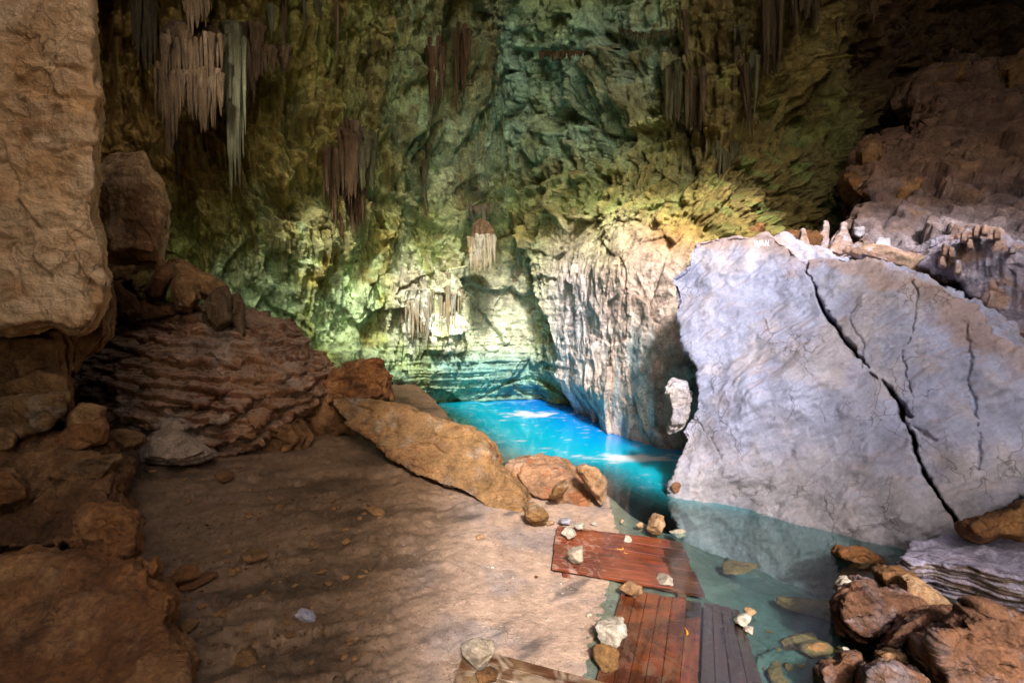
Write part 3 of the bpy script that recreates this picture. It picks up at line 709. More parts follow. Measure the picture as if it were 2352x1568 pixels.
lump("back_bank_rock", "dark rounded rock bank between the terraced mound and the long slab", [(600, 930), (690, 850), (740, 880), (800, 940), (830, 1000), (760, 1030), (650, 1040), (590, 1010)], 9.4, 1.4, M['brown'], 342, s=.9)
# fan shaped dripstone
fan = [(392, 938), (412, 950), (428, 985), (445, 1010), (500, 1045), (470, 1058), (420, 1066), (360, 1066), (322, 1060), (330, 1020), (352, 985), (372, 955)]
lump("dripstone_fan", "pale grey fan shaped stalagmite mound spreading over the dark floor", fan, 7.0, .7, M['tint'], 345, s=.5, amp=.8, tint=tinter((.50, .35, .22), base2=(.40, .28, .18)), lean=1.2)
rub = [("leaning_slab", "tilted brown slab high in the left rubble, below the pillar", [(12, 880), (90, 850), (155, 868), (165, 900), (80, 905), (20, 905)], 5.3),
       ("broad_slab", "broad smooth ochre slab at the left frame edge in the rubble", [(-80, 930), (60, 905), (160, 900), (158, 940), (120, 975), (40, 1010), (-80, 1040)], 5.0),
       ("wedge_slab", "small wedge shaped slab jutting right from the rubble, upper of two", [(150, 950), (185, 925), (240, 938), (236, 960), (190, 985), (150, 985)], 5.2),
       ("stepped_slab", "stepped brown slab with a straight right end, lower of two in the rubble", [(112, 1010), (165, 975), (236, 958), (248, 985), (246, 1015), (170, 1040), (120, 1035)], 5.0),
       ("pointed_slab", "pointed tan slab with a sharp bright corner aimed at the dripstone fan", [(95, 1098), (130, 1070), (180, 1056), (277, 1049), (262, 1078), (240, 1104), (160, 1112)], 4.7),
       ("shadow_block", "blocky brown rock low at the left frame edge", [(-60, 1080), (30, 1078), (62, 1120), (70, 1145), (0, 1165), (-60, 1165)], 4.3),
       ("round_rubble_rock", "rounded orange rubble rock touching the left frame edge", [(-60, 990), (20, 978), (42, 1000), (35, 1030), (-60, 1050)], 4.9),
       ("tan_flake", "low tan flake behind the pointed slab", [(225, 1000), (270, 985), (330, 1000), (332, 1015), (290, 1035), (235, 1040)], 6.0)]
for i, (n_, l_, o_, d_) in enumerate(rub):
    lump(n_, l_, o_, d_, .5, M['slab'] if i in (1, 4, 7) else M['orange'] if i % 2 else M['dim'], 350+i*5, shrink=.85, amp=.8)
lump("rubble_bank", "dark broken rubble bank filling the floor under the ochre pillar", [(-200, 960), (100, 950), (230, 1000), (300, 1080), (270, 1140), (330, 1200), (300, 1260), (100, 1300), (-200, 1300)], lambda u, v: 5.4-(v-960)/340*1.3, 1.2, M['brown'], 390, voxel=.014, s=.6, amp=1.5)
lump("orange_knoll", "rusty orange knobbly rock standing before the dark rubble at lower left", [(165, 1190), (200, 1165), (270, 1160), (305, 1180), (318, 1215), (322, 1262), (300, 1290), (240, 1290), (170, 1275)], 3.7, .5, M['orange'], 392, s=.4, amp=1.0)
lump("horned_rock", "small horned ochre rock beside the big corner rock", [(325, 1285), (345, 1290), (362, 1273), (368, 1300), (352, 1330), (330, 1335)], 3.5, .25, M['orange'], 393)
lump("corner_rock", "large water worn dark orange rock with hollows filling the bottom left corner", [(-160, 1290), (60, 1265), (140, 1275), (200, 1285), (290, 1290), (345, 1300), (356, 1330), (385, 1340), (412, 1368), (402, 1410), (388, 1440), (398, 1475), (420, 1490), (432, 1530), (428, 1700), (-160, 1700)],
     lambda u, v: 3.5-(v-1290)/280*.6, .9, M['orange'], 394, voxel=.009, s=.5, amp=1.35, shrink=.86)

# middle: long leaning slab, its neighbours
sl = [(757, 915), (778, 908), (830, 918), (900, 922), (960, 945), (1010, 962), (1085, 990), (1122, 1018), (1131, 1062), (1160, 1090), (1195, 1115), (1212, 1150), (1245, 1180), (1256, 1196), (1240, 1206), (1215, 1195), (1190, 1186), (1120, 1160), (1060, 1125), (960, 1090), (900, 1050), (850, 1010), (800, 975)]
def sld(u, v):
    t = (u-757)/(1250-757); mid = 935+t*255
    return 9.0 - 2.3*t + (mid-v)/60*.35
bm = bmesh.new()
def slp(off): return [P(u, v, sld(u, v)+off) for u, v in sl]
add_prism(bm, slp(.0), [np.array([.15, .50, -.16]) for _ in sl])
def sldisp(co, no):
    ax = np.stack([co[:, 0]*.75-co[:, 1]*.55, co[:, 0]*.55+co[:, 1]*.75, co[:, 2]], 1)
    a, e = facets(ax, (.9, .35, .25), 401, .8); b, _ = facets(ax, (.35, .14, .10), 402); c, _ = facets(ax, .07, 403)
    lay = fbm(ax, (2, .6, .045), 2, 404)*(1-smooth(.3, .8, no[:, 2]))
    return .05*a+.06*chips_(ax, (.9, .35, .3), 407)+.02*b+.007*c+.03*fbm(co, .6, 3, 405)+.03*lay
slab = rock("leaning_slab", bm, .013, sldisp, M['tint'], sm=1, tint=tinter((.32, .175, .06), top=(.33, .18, .07), base2=(.25, .105, .03), vscale=.6, seed=8, var=(.34, .28, .22)))
tag(slab, "long ochre rock slab leaning like a fallen log in front of the blue pool", "rock slab")
lump("dark_block", "dark brown broken block standing behind the upper end of the long slab", [(688, 880), (760, 862), (800, 838), (850, 826), (884, 826), (880, 845), (898, 865), (895, 890), (903, 918), (860, 925), (780, 930), (700, 940)], 9.5, .9, M['orange'], 411, amp=1.3, s=.6)
lump("bank_rock", "broad tan orange rock on the bank right of the long slab's foot", [(1165, 1085), (1172, 1058), (1205, 1048), (1260, 1047), (1300, 1058), (1330, 1080), (1372, 1130), (1390, 1170), (1392, 1184), (1330, 1176), (1260, 1160), (1210, 1150), (1180, 1120)],
     lambda u, v: 7.6+(1110-v)/60*.35, .9, M['tint'], 413, voxel=.012, s=.6, amp=1.0, tint=tinter((.36, .19, .095), base2=(.38, .24, .15), var=(.38, .13, .045), vscale=.6))
lump("upright_flake", "upright tan flake of rock at the water edge, right end of the bank rock", [(1325, 1075), (1345, 1067), (1372, 1080), (1394, 1105), (1392, 1140), (1384, 1160), (1370, 1150), (1345, 1110)], 7.0, .3, M['tan'], 414)
lump("split_stone", "small upright split ochre stone on the sandy bank", [(1262, 1135), (1275, 1115), (1298, 1102), (1308, 1112), (1302, 1128), (1285, 1140), (1268, 1145)], 6.9, .18, M['slab'], 415, amp=1.4)
lump("slab_toe_rock", "knobbly ochre stone capping the low end of the long slab", [(1205, 1160), (1225, 1152), (1250, 1172), (1262, 1185), (1250, 1203), (1225, 1206), (1205, 1190)], 6.3, .25, M['slab'], 416, amp=1.3)

# on top of and around the big boulder
tb = lambda co=(.50, .38, .35): tinter(co, base2=(.50, .32, .24), var=(.45, .43, .52), vscale=.5)
lump("dark_ledge_rock", "glossy dark brown rock with lit folds between the stalagmites on the boulder", [(1783, 541), (1800, 533), (1860, 531), (1896, 532), (1903, 550), (1898, 575), (1870, 584), (1830, 584), (1806, 570)], 9.6, .8, M['brown'], 421, s=.5)
for i, (n_, l_, tip, b0, b1, d_, m_) in enumerate([
    ("stalagmite", "pale pointed bulb shaped stalagmite, the nearest one on the boulder top", (1845, 524), (1824, 586), (1869, 586), 9.1, 'tint'),
    ("stalagmite", "slim pale stalagmite tip rising behind the dark glossy rock", (1897, 506), (1868, 560), (1910, 585), 9.9, 'tint'),
    ("stalagmite", "broad cone stalagmite with a rounded finger on top, rightmost of the pointed three", (1938, 510), (1892, 585), (1966, 585), 9.7, 'tint')]):
    c = (b0[0]+b1[0])/2
    ou = [(tip[0]-5, tip[1]+3), tip, (tip[0]+5, tip[1]+4), (tip[0]+7, tip[1]+16), (tip[0]*.45+b1[0]*.55, tip[1]*.5+b1[1]*.5), b1, (c, b1[1]+15), b0, (tip[0]*.45+b0[0]*.55, tip[1]*.5+b0[1]*.5), (tip[0]-7, tip[1]+16)]
    lump(n_, l_, ou, d_-.25, .35, M[m_], 425+i, voxel=.010, tint=tb(), cat="stalagmite", group="stalagmites on the boulder top", amp=.6)
lump("shelf_rock", "thin peach coloured rock shelf overhanging a dark gap behind the boulder", [(1940, 575), (1975, 560), (2040, 566), (2100, 590), (2160, 590), (2215, 615), (2222, 650), (2205, 662), (2150, 640), (2100, 628), (2060, 610), (1990, 592)],
     lambda u, v: 8.6-(u-1940)/280*.7, .7, M['tint'], 431, s=.5, tint=tb((.55, .38, .26)))
nub = lump("nubby_boulder", "lavender boulder crowned with rounded dripstone nubs at the right frame edge", [(2050, 600), (2110, 566), (2175, 546), (2210, 535), (2240, 520), (2290, 528), (2330, 560), (2480, 610), (2500, 900), (2352, 800), (2290, 720), (2225, 690), (2200, 640), (2130, 620)],
     lambda u, v: 8.3-(u-2060)/400*1.5, 1.6, M['tint'], 432, voxel=.02, s=.8, amp=.9, tint=tb((.42, .37, .44)), disp=lambda co, no: rough(.8, 432, .9)(co, no)+.04*fbm(co, (.09, .09, 1.2), 2, 433)*(1-smooth(.3, .7, no[:, 2])))
for i, (u, v, h_) in enumerate([(2172, 575, 30), (2186, 580, 26), (2215, 545, 22), (2243, 532, 26), (2262, 530, 22), (2290, 540, 22), (2165, 600, 26), (2200, 615, 30), (2325, 575, 16), (2228, 560, 26)]):
    lump("nub", None, [(u-7, v-h_*.4), (u-3, v-h_*.6), (u+4, v-h_*.6), (u+8, v-h_*.35), (u+9, v+h_*.5), (u, v+h_*.6), (u-9, v+h_*.5)], 7.9-(u-2060)/400*1.5, .18, M['tint'], 440+i, voxel=.012, tint=tb(), parent=nub, amp=.8)
lump("crack_stone", "small lavender block jammed in the top of the long crack", [(1823, 590), (1836, 580), (1856, 600), (1850, 610), (1832, 612)], 8.3, .2, M['lav'], 451)
lump("edge_nodule", "rounded white rock nodule clinging to the left edge of the split boulder", [(1528, 890), (1545, 872), (1578, 875), (1590, 905), (1580, 960), (1570, 985), (1536, 995), (1540, 950)], 8.0, .45, M['tint'], 452, tint=tinter((.55, .49, .46), base2=(.48, .45, .50)), amp=.8)
lump("boulder_toe_rock", "reddish stone at the waterline below the boulder's left corner", [(1530, 1115), (1545, 1102), (1580, 1110), (1610, 1130), (1620, 1160), (1580, 1150), (1540, 1138)], 7.6, .4, M['right'], 453)
lump("orange_boss", "sunlit orange rock with a ragged tip behind the boulder top", [(1688, 545), (1705, 530), (1735, 520), (1752, 510), (1758, 520), (1748, 535), (1735, 548), (1700, 560)], 11.2, .6, M['orange'], 454, amp=1.4)

# rock slope rising to the right behind the boulder
sd_ = lambda u, v: 9.6 + (600-v)/450*4.6 - (u-1960)/400*.8
so = [(2091, 225), (2106, 190), (2130, 160), (2190, 143), (2229, 141), (2235, 165), (2275, 150), (2310, 115), (2360, 100), (2480, 80), (2520, 700), (2352, 700), (2200, 660), (2000, 610), (1937, 560), (1956, 506), (1989, 461), (1960, 440), (1937, 401), (1967, 386), (1975, 345), (2040, 320), (2087, 311), (2102, 277)]
lump("rock_slope", None, so, sd_, 3.0, M['tint'], 461, voxel=.035, shrink=.9, bulge=.15, kind="structure", disp=lambda co, no: .40*facets(co, 1.1, 462, .9)[0]+.16*facets(co, .45, 463)[0]+.03*facets(co, .16, 464)[0]+.06*fbm(co, .8, 4, 465)-.07*(1-smooth(0, .09, facets(co, .75, 466)[1])),
     tint=lambda co, no: lerp(lerp(np.tile(np.array([.27, .15, .085]), (len(co), 1)), (.30, .25, .27), smooth(6.0, 3.6, co[:, 2]+.6*fbm(co, 1.2, 4, 467))), (.36, .19, .09), smooth(.1, .5, fbm(co, .7, 4, 468))*.6))
for i, (n_, l_, o_, m_) in enumerate([("slope_crest_rock", "large rounded brown block on the crest of the rock slope under the black void", [(2108, 190), (2150, 150), (2225, 140), (2232, 170), (2190, 195), (2140, 208)], 'dim'),
    ("tilted_orange_rock", "tilted orange brown oval rock resting on the middle of the right slope", [(2049, 460), (2060, 420), (2100, 396), (2128, 402), (2120, 430), (2080, 462), (2055, 470)], 'dim'),
    ("egg_shaped_rock", "dark egg shaped rock at the left foot of the right slope", [(1937, 405), (1960, 394), (1985, 410), (1992, 440), (1985, 462), (1955, 440)], 'brown'),
    ("olive_knob_rock", "olive brown knob rock leaning out from the left side of the slope", [(1970, 350), (1995, 325), (2025, 322), (2026, 360), (2005, 400), (1975, 390)], 'dim'),
    ("grey_cobble", "smooth grey cobble lying behind the peach shelf", [(2006, 560), (2015, 546), (2045, 547), (2050, 568), (2030, 574), (2008, 572)], 'lav'),
    ("corner_chock", "small angular grey rock wedged between slope and stalagmites", [(1957, 540), (1962, 522), (1985, 520), (1990, 540), (1975, 550)], 'lav'),
    ("high_orange_rock", "broad orange brown rock face high on the slope at the right frame edge", [(2300, 240), (2310, 150), (2352, 115), (2420, 120), (2420, 270), (2340, 260)], 'dim')]):
    c = np.mean(o_, 0); lump(n_, l_, o_, sd_(*c)-.35, .8, M[m_], 470+i*3)

# right foreground
rf = [("layered_slab", "thick layered slab with a pale lavender top and black striped side at lower right", [(2069, 1290), (2072, 1272), (2092, 1262), (2130, 1250), (2150, 1228), (2234, 1217), (2274, 1200), (2300, 1213), (2420, 1225), (2420, 1405), (2330, 1402), (2234, 1390), (2150, 1350), (2075, 1318)], lambda u, v: 4.55+(1290-v)/80*.30, .7, 'lav', 1.0),
      ("pitted_boulder", "rounded rust and grey boulder with pitted top standing in the shallows", [(1908, 1385), (1925, 1350), (1960, 1330), (1995, 1335), (2020, 1365), (2070, 1370), (2125, 1395), (2128, 1420), (2080, 1450), (2020, 1482), (1970, 1478), (1930, 1450), (1910, 1425)], 4.05, .6, 'right', 1.05),
      ("triangular_slab", "smooth reddish triangular slab leaning under the layered slab", [(2068, 1322), (2085, 1318), (2150, 1355), (2197, 1398), (2140, 1402), (2085, 1380), (2072, 1355)], 4.25, .3, 'tan', .6),
      ("long_cobble", "long pale brown rock lying diagonally between two rusty boulders", [(2016, 1488), (2050, 1455), (2080, 1420), (2130, 1402), (2172, 1408), (2175, 1430), (2130, 1460), (2080, 1480), (2040, 1502)], 3.75, .35, 'right', .9),
      ("pocked_boulder", "largest rusty brown pocked boulder in the bottom right corner", [(2113, 1480), (2135, 1450), (2180, 1440), (2250, 1400), (2300, 1398), (2350, 1420), (2430, 1430), (2430, 1640), (2180, 1640), (2130, 1530)], 3.35, .6, 'right', 1.2),
      ("orange_chock", "small orange rock squeezed under the long pale brown rock", [(2012, 1500), (2040, 1492), (2080, 1500), (2084, 1525), (2050, 1537), (2020, 1525)], 3.6, .25, 'tan', 1.2),
      ("rusty_rock", "low rusty rock cut by the bottom frame edge, right of the shallows", [(1972, 1568), (1985, 1535), (2020, 1522), (2070, 1535), (2133, 1560), (2140, 1640), (1970, 1640)], 3.25, .4, 'right', 1.1),
      ("shallows_rock", "brown knobbly rock at the bottom edge, leftmost beside the shallow water", [(1872, 1540), (1890, 1522), (1920, 1520), (1935, 1500), (1975, 1505), (1968, 1540), (1965, 1620), (1900, 1620)], 3.5, .35, 'right', 1.0),
      ("flat_orange_rock", "flat wet orange rock at the waterline below the split boulder", [(1913, 1268), (1925, 1258), (1960, 1258), (2029, 1278), (2045, 1300), (2000, 1308), (1950, 1290)], 5.55, .5, 'orange', 1.0),
      ("chipped_stone", "white chipped stone lying on the back of the pitted boulder", [(1916, 1348), (1932, 1328), (1962, 1332), (1992, 1345), (1965, 1356), (1930, 1358)], 4.3, .2, 'pale', 1.0),
      ("bluish_stone", "small dark blue grey stone tucked behind the pitted boulder", [(2004, 1350), (2015, 1346), (2028, 1366), (2012, 1370)], 4.3, .08, 'blue', .5),
      ("dark_corner_rock", "dark brown rock below the split boulder at the right frame edge", [(2210, 1215), (2260, 1190), (2300, 1180), (2420, 1120), (2420, 1240), (2300, 1230), (2230, 1235)], 4.9, .5, 'brown', 1.0),
      ("gap_rock", "shadowed brown rock filling the gap behind the triangular slab", [(2010, 1310), (2060, 1300), (2110, 1330), (2100, 1370), (2040, 1370)], 4.6, .4, 'brown', 1.2),
      ("buried_rock", "rusty rock between the pitted boulder and the corner boulder", [(2090, 1400), (2140, 1395), (2200, 1400), (2260, 1420), (2240, 1470), (2150, 1480), (2100, 1450)], 3.85, .4, 'right', 1.05)]
M['blue'] = rockmat("dark slate blue stone", (.07, .09, .18), (.05, .07, .14), (.1, .12, .2), stain=.1, bump=.4)
for i, (n_, l_, o_, d_, t_, m_, a_) in enumerate(rf):
    if n_ == "layered_slab":
        bm = bmesh.new()
        tp = [(2070, 1278), (2100, 1256), (2150, 1234), (2234, 1219), (2300, 1206), (2460, 1212), (2520, 1345), (2400, 1335), (2300, 1312), (2234, 1296), (2150, 1290), (2095, 1296)]
        add_prism(bm, [W(u, v, .36+.03*math.sin(u*.02)) for u, v in tp], [np.array([.06, .10, -.46])]*len(tp))
        o = rock(n_, bm, .008, lambda co, no: .06*chips_(co, (.6, .5, .3), 503)*smooth(.1, .6, no[:, 2]) + .02*chips_(co, .15, 504) + .03*fbm(co, .3, 4, 505) + (.05*fbm(co+co[:, [0]]*np.array([0, 0, .12]), (1.0, 1.0, .05), 3, 502) + .03*ridged(co+co[:, [0]]*np.array([0, 0, .12]), (.8, .8, .035), 2, 506))*(1-smooth(.2, .7, no[:, 2])), M['tint'], sm=2,
             tint=lambda co, no: lerp(lerp(np.tile(np.array([.16, .10, .07]), (len(co), 1)), (.33, .27, .22), smooth(-.05, .35, fbm(co+co[:, [0]]*np.array([0, 0, .12]), (1.0, 1.0, .04), 3, 507))), (.38, .34, .43), smooth(.3, .7, no[:, 2]+.3*fbm(co, .2, 3, 508))))
        tag(o, l_, "rock")
    else: lump(n_, l_, o_, d_, t_, M[m_], 500+i*6, amp=a_*1.25)

# ================================================================== STALACTITES AND DRAPERIES
def cone_mesh(seed, ribs=5):
    r = np.random.RandomState(seed); n, m = 34, 20
    t = np.linspace(0, 1, n)[:, None]; a = np.linspace(0, 2*np.pi, m, endpoint=False)[None]
    ph = r.uniform(0, 6, 4)
    rad = (1-t)**.55*(.75+.25*(1-t)) + .10*np.sin(t*11+ph[0])*(1-t) + .06*np.sin(t*27+ph[1])*(1-t)
    rad = rad*(1+.16*np.sin(ribs*a+ph[2]+2*t)+.08*np.sin(3*a+ph[3]-3*t))
    x = rad*np.cos(a)+.35*np.sin(t*3+ph[0])*t*.6; y = rad*np.sin(a)+.3*np.sin(t*2.4+ph[1])*t*.6
    p = np.stack([x, y, -t+0*a], -1).reshape(-1, 3)
    p = np.concatenate([p, [[p[-m:, 0].mean(), p[-m:, 1].mean(), -1.01], [0, 0, .04]]])
    idx = np.arange(n*m).reshape(n, m); nx_ = np.roll(idx, -1, 1)
    f = [tuple(int(i) for i in q) for q in np.stack([idx[:-1], nx_[:-1], nx_[1:], idx[1:]], -1).reshape(-1, 4)]
    f = [q[::-1] for q in f]
    f += [(int(idx[-1, (j+1) % m]), int(idx[-1, j]), n*m)[::-1] for j in range(m)] + [(int(idx[0, j]), int(idx[0, (j+1) % m]), n*m+1) for j in range(m)]
    me = bpy.data.meshes.new("stalactite"); me.from_pydata([tuple(q) for q in p], [], f); shade(me); return me
CONES = {}
def cones(mat):
    if mat.name not in CONES:
        CONES[mat.name] = []
        for i in range(5):
            me = cone_mesh(600+i, 4+i % 3); me.materials.append(mat); CONES[mat.name].append(me)
    return CONES[mat.name]
def drapery(name, label, spec, mat, cap_out=None, cap_d=None, seed=0, proud=.15, group=None, cat="stalactites", wmul=1.0, tilt=0.0, cap_amp=.7, cap_thick=.5, cap_mat=None):
    """spec: list of (u, v_top, v_bottom, half width px); each hangs just proud of the wall, or at the depth cap_d"""
    r = random.Random(seed)
    u0, v0 = spec[len(spec)//2][:2]
    p0 = P(u0, v0, cap_d) if cap_d else hit(u0, v0)[0]
    root = empty(name, tuple(p0), label=label, cat=cat, group=group)
    for cap_out in ([] if not cap_out else cap_out if isinstance(cap_out[0], list) else [cap_out]):
        lump("flowstone_cap", None, cap_out, (cap_d or p0[1])+.1, cap_thick, cap_mat or mat, 620+seed, parent=root, amp=cap_amp, s=.4)
    for (u, vt, vb, hw) in spec:
        p = P(u, vt, cap_d) if cap_d else hit(u, vt)[0]
        d = p[1] - proud*(1 if not cap_d else r.uniform(-.6, 1)); p = P(u, vt, d)
        L = (vb-vt)/FPX*d*1.03; w = hw/FPX*d*wmul
        o = bpy.data.objects.new("stalactite", r.choice(cones(mat))); COL.objects.link(o)
        o.location = Vector(p - p0); o.scale = (w, w*r.uniform(.8, 1.2), L); o.rotation_euler = (r.uniform(-.03, .03), r.uniform(-.02, .02)+tilt, r.uniform(0, 6.28))
        o.parent = root
    return root
def row(u0, u1, n, vt, vb, hw, seed=0, jv=.35, jt=.12):
    r = random.Random(seed); out = []
    for i in range(n):
        t = (i+.5)/n; u = u0+(u1-u0)*t + r.uniform(-.3, .3)*(u1-u0)/n
        a = vt(u) if callable(vt) else vt; b = vb(u) if callable(vb) else vb
        out.append((u, a + r.uniform(-.04, jt)*(b-a), a+(b-a)*(1-r.uniform(0, jv)), hw*math.exp(r.gauss(.1, .38))))
    return out
drapery("stalactite_curtain", "large brown curtain of long parallel stalactites in tiers, upper left beside the dark slot",
        row(372, 512, 20, 75, lambda u: np.interp(u, [372, 385, 420, 460, 512], [210, 205, 215, 225, 200]), 5.5, 1) +
        row(372, 510, 24, 160, lambda u: np.interp(u, [372, 378, 392, 400, 415, 430, 445, 470, 490, 510], [330, 365, 362, 330, 250, 262, 285, 320, 310, 235]), 5.0, 2, .18) +
        row(356, 380, 5, 150, 300, 4, 3), M['drip'],
        [[(366, 64), (400, 44), (440, 50), (490, 54), (518, 92), (512, 125), (480, 112), (430, 104), (380, 108), (366, 110)], [(352, 172), (362, 150), (400, 158), (460, 150), (500, 160), (512, 178), (490, 186), (440, 178), (400, 190), (360, 188)]], 9.2, 1, proud=.12, wmul=1.15)
drapery("stalactite_curtain", "olive brown stalactite curtain narrowing to one long point, right of the larger brown curtain",
        row(512, 562, 10, 70, lambda u: np.interp(u, [512, 525, 540, 562], [270, 330, 440, 350]), 6.5, 5, .2) + [(528, 240, 447, 9), (519, 150, 340, 8), (538, 180, 400, 8), (548, 120, 330, 8)], M['green_drip'],
        [(505, 50), (540, 45), (560, 90), (563, 130), (540, 150), (512, 130)], 9.7, 2, proud=.1)
drapery("stalactite_cluster", "pale brown stalactite cluster cut by the top frame edge above the large curtain",
        row(418, 486, 12, -60, lambda u: np.interp(u, [418, 440, 452, 486], [40, 85, 60, 48]), 6, 7, .3), M['drip'], [(410, -160), (490, -160), (492, -30), (450, -10), (415, -30)], 9.0, 3, proud=.1)
drapery("stalactite", "single long dark reddish stalactite hanging below the large curtain", [(406, 320, 418, 6), (404, 318, 350, 8)], M['dark_drip'], None, None, 4, .3)
drapery("stalactite_row", "short ragged stalactites hanging under a ledge, right of the olive curtain", row(592, 632, 9, 108, 175, 4, 9, .6), M['drip'], [(588, 104), (635, 106), (633, 118), (590, 116)], 10.6, 5, cap_thick=.3)
drapery("stalactite_row", "second group of short stalactites under the same ledge, nearer the middle", row(640, 668, 6, 106, 168, 4, 10, .6), M['drip'], [(637, 102), (668, 103), (667, 114), (640, 114)], 10.8, 6, cap_thick=.3)
drapery("stalactite", "thick smooth pale green stalactite hanging between dark hollows near the top left", [(622, 14, 88, 8), (618, 12, 60, 6)], M['green_drip'], None, None, 8, .4)
drapery("stalactite", "long thin straight brown stalactite running down from the top frame edge, left of centre", [(652, -40, 118, 6), (656, -40, 95, 5)], M['drip'], None, None, 9, .4)
drapery("stalactite", "long thin brown stalactite from the top frame edge above the fluted ochre column", [(775, -40, 125, 6), (771, -30, 80, 6)], M['drip'], None, None, 10, .4)
drapery("fluted_column", "ochre fluted flowstone column clinging to the wall left of centre", row(782, 815, 8, 285, 470, 6, 12, .25), M['drip'], [(782, 285), (795, 268), (808, 282), (815, 340), (800, 370), (785, 350)], 12.2, 11, proud=.05)
drapery("fluted_curtain", "dark fluted curtain spreading under the ochre column onto a ledge", row(762, 846, 15, 435, lambda u: 560-abs(u-800)*.8, 5, 13, .4), M['drip'], None, None, 12, .15)
drapery("white_stalactites", "white and rust stalactite cluster hanging in the small grotto at centre",
        row(1076, 1138, 18, 540, lambda u: np.interp(u, [1076, 1095, 1110, 1138], [590, 640, 600, 620]), 3.2, 14, .3) + row(1078, 1130, 12, 570, 632, 3, 15, .4), M['white_drip'],
        [(1080, 545), (1085, 515), (1105, 500), (1125, 512), (1138, 545), (1140, 562), (1110, 560), (1080, 562)], 14.1, 13, proud=.05, cap_mat=M['drip'])
drapery("stalactite_fringe", "pale ragged fringe hanging over the mouth of the small central grotto", row(1070, 1130, 9, 470, 520, 5, 16, .6), M['white_drip'], None, None, 14, .3)
drapery("stalactite_fringe", "thin fringe of tiny stalactites under the curved ledge near the top, right of centre", row(1420, 1560, 34, lambda u: np.interp(u, [1400, 1440, 1490, 1560], [52, 70, 78, 70]), lambda u: np.interp(u, [1400, 1440, 1490, 1560], [74, 92, 98, 88]), 2.4, 17, .5), M['green_drip'], None, None, 15, .25)
drapery("stalactite_fringe", "brown fringe of short stalactites under the small ledge at the top centre", row(1240, 1345, 22, 118, 142, 3, 18, .6), M['drip'], None, None, 16, .25)
drapery("dark_curtain", "dark brown stalactite curtain with thin parallel folds at upper right of the green wall", row(1572, 1622, 14, 165, lambda u: 330-abs(u-1600)*1.5, 4.5, 19, .25), M['dark_drip'], None, None, 17, .35)
drapery("long_curtain", "long reddish brown curtain with a flat lower end at the top right", row(1748, 1800, 9, -30, 172, 7, 20, .08), M['dark_drip'], None, None, 18, .5)
drapery("slanting_curtain", "pale green slanting stalactite blade right of the dark folded curtain", row(1690, 1712, 5, 60, 110, 5, 21, .3) + [(1732, 120, 275, 8), (1740, 130, 265, 6)], M['green_drip'], None, None, 19, .35, tilt=-.12)
drapery("leaning_stalactite", "dark brown blade shaped stalactite leaning down the green wall, left of the slanting blade", [(1700, 130, 300, 8), (1712, 150, 310, 7), (1692, 110, 240, 7)], M['dark_drip'], None, None, 20, .35, tilt=-.14)
drapery("stalactite", "slim twisted brown stalactite hanging alone from the top, right of centre", [(1574, 25, 125, 6), (1578, 60, 140, 4)], M['dark_drip'], None, None, 21, .5)
drapery("stalactite", "bulbous small stalactite hanging from the dark brown roof at top right", [(2006, -10, 56, 7), (2003, -20, 30, 8)], M['drip'], None, None, 22, .5)
drapery("stalactite", "little knobbed stalactite on the dark roof, left of the bulbous one", [(1924, 50, 88, 5), (1926, 40, 70, 5)], M['drip'], None, None, 23, .4)
drapery("white_flutes", "white vertical flutes of flowstone above the banded alcove, left of the pool", row(918, 1062, 40, lambda u: 655+28*math.sin(u*.06)+14*math.sin(u*.23), lambda u: 810-abs(u-990)*.5, 3.6, 24, .6, .35), M['white_drip'], None, None, 24, -.02, wmul=.9)
drapery("flared_blade", "grey green flared dripstone blades running down to the left of the bright centre wall", [(985, 330, 420, 7), (975, 370, 470, 7), (968, 385, 480, 5)], M['green_drip'], None, None, 25, .3, tilt=.15)

for i, (u0, u1, n, vt, vb, hw, m_, lb) in enumerate([(565, 600, 7, 60, 230, 7, 'drip', "brown tapering drips hanging just right of the olive curtain"), (690, 735, 10, -40, 90, 7, 'green_drip', "olive drips at the top frame edge between the two long thin stalactites"),
        (822, 860, 8, 300, 440, 6, 'green_drip', "olive dripstone strands just right of the ochre fluted column"), (742, 775, 7, 330, 470, 6, 'drip', "dark brown strands just left of the ochre fluted column"),
        (1640, 1690, 9, 330, 460, 7, 'green_drip', "mossy green drips on the wall below the slanting blade"), (1530, 1562, 7, 150, 280, 6, 'green_drip', "grey green drips left of the dark folded curtain"),
        (300, 356, 10, -60, 160, 8, 'dark_drip', "very dark brown stalactites at the top between the dark slot and the big curtain"), (1815, 1880, 9, -50, 90, 8, 'dark_drip', "dark brown hanging drips right of the long reddish curtain"),
        (985, 1022, 7, 90, 250, 6, 'drip', "brown strands at the left lip of the tall black slot, top centre"), (1048, 1075, 6, 60, 260, 6, 'drip', "brown strands at the right lip of the tall black slot, top centre")]):
    drapery("hanging_drips", lb, row(u0, u1, n, vt, vb, hw, 40+i, .5, .2), M[m_], None, None, 40+i, .12)

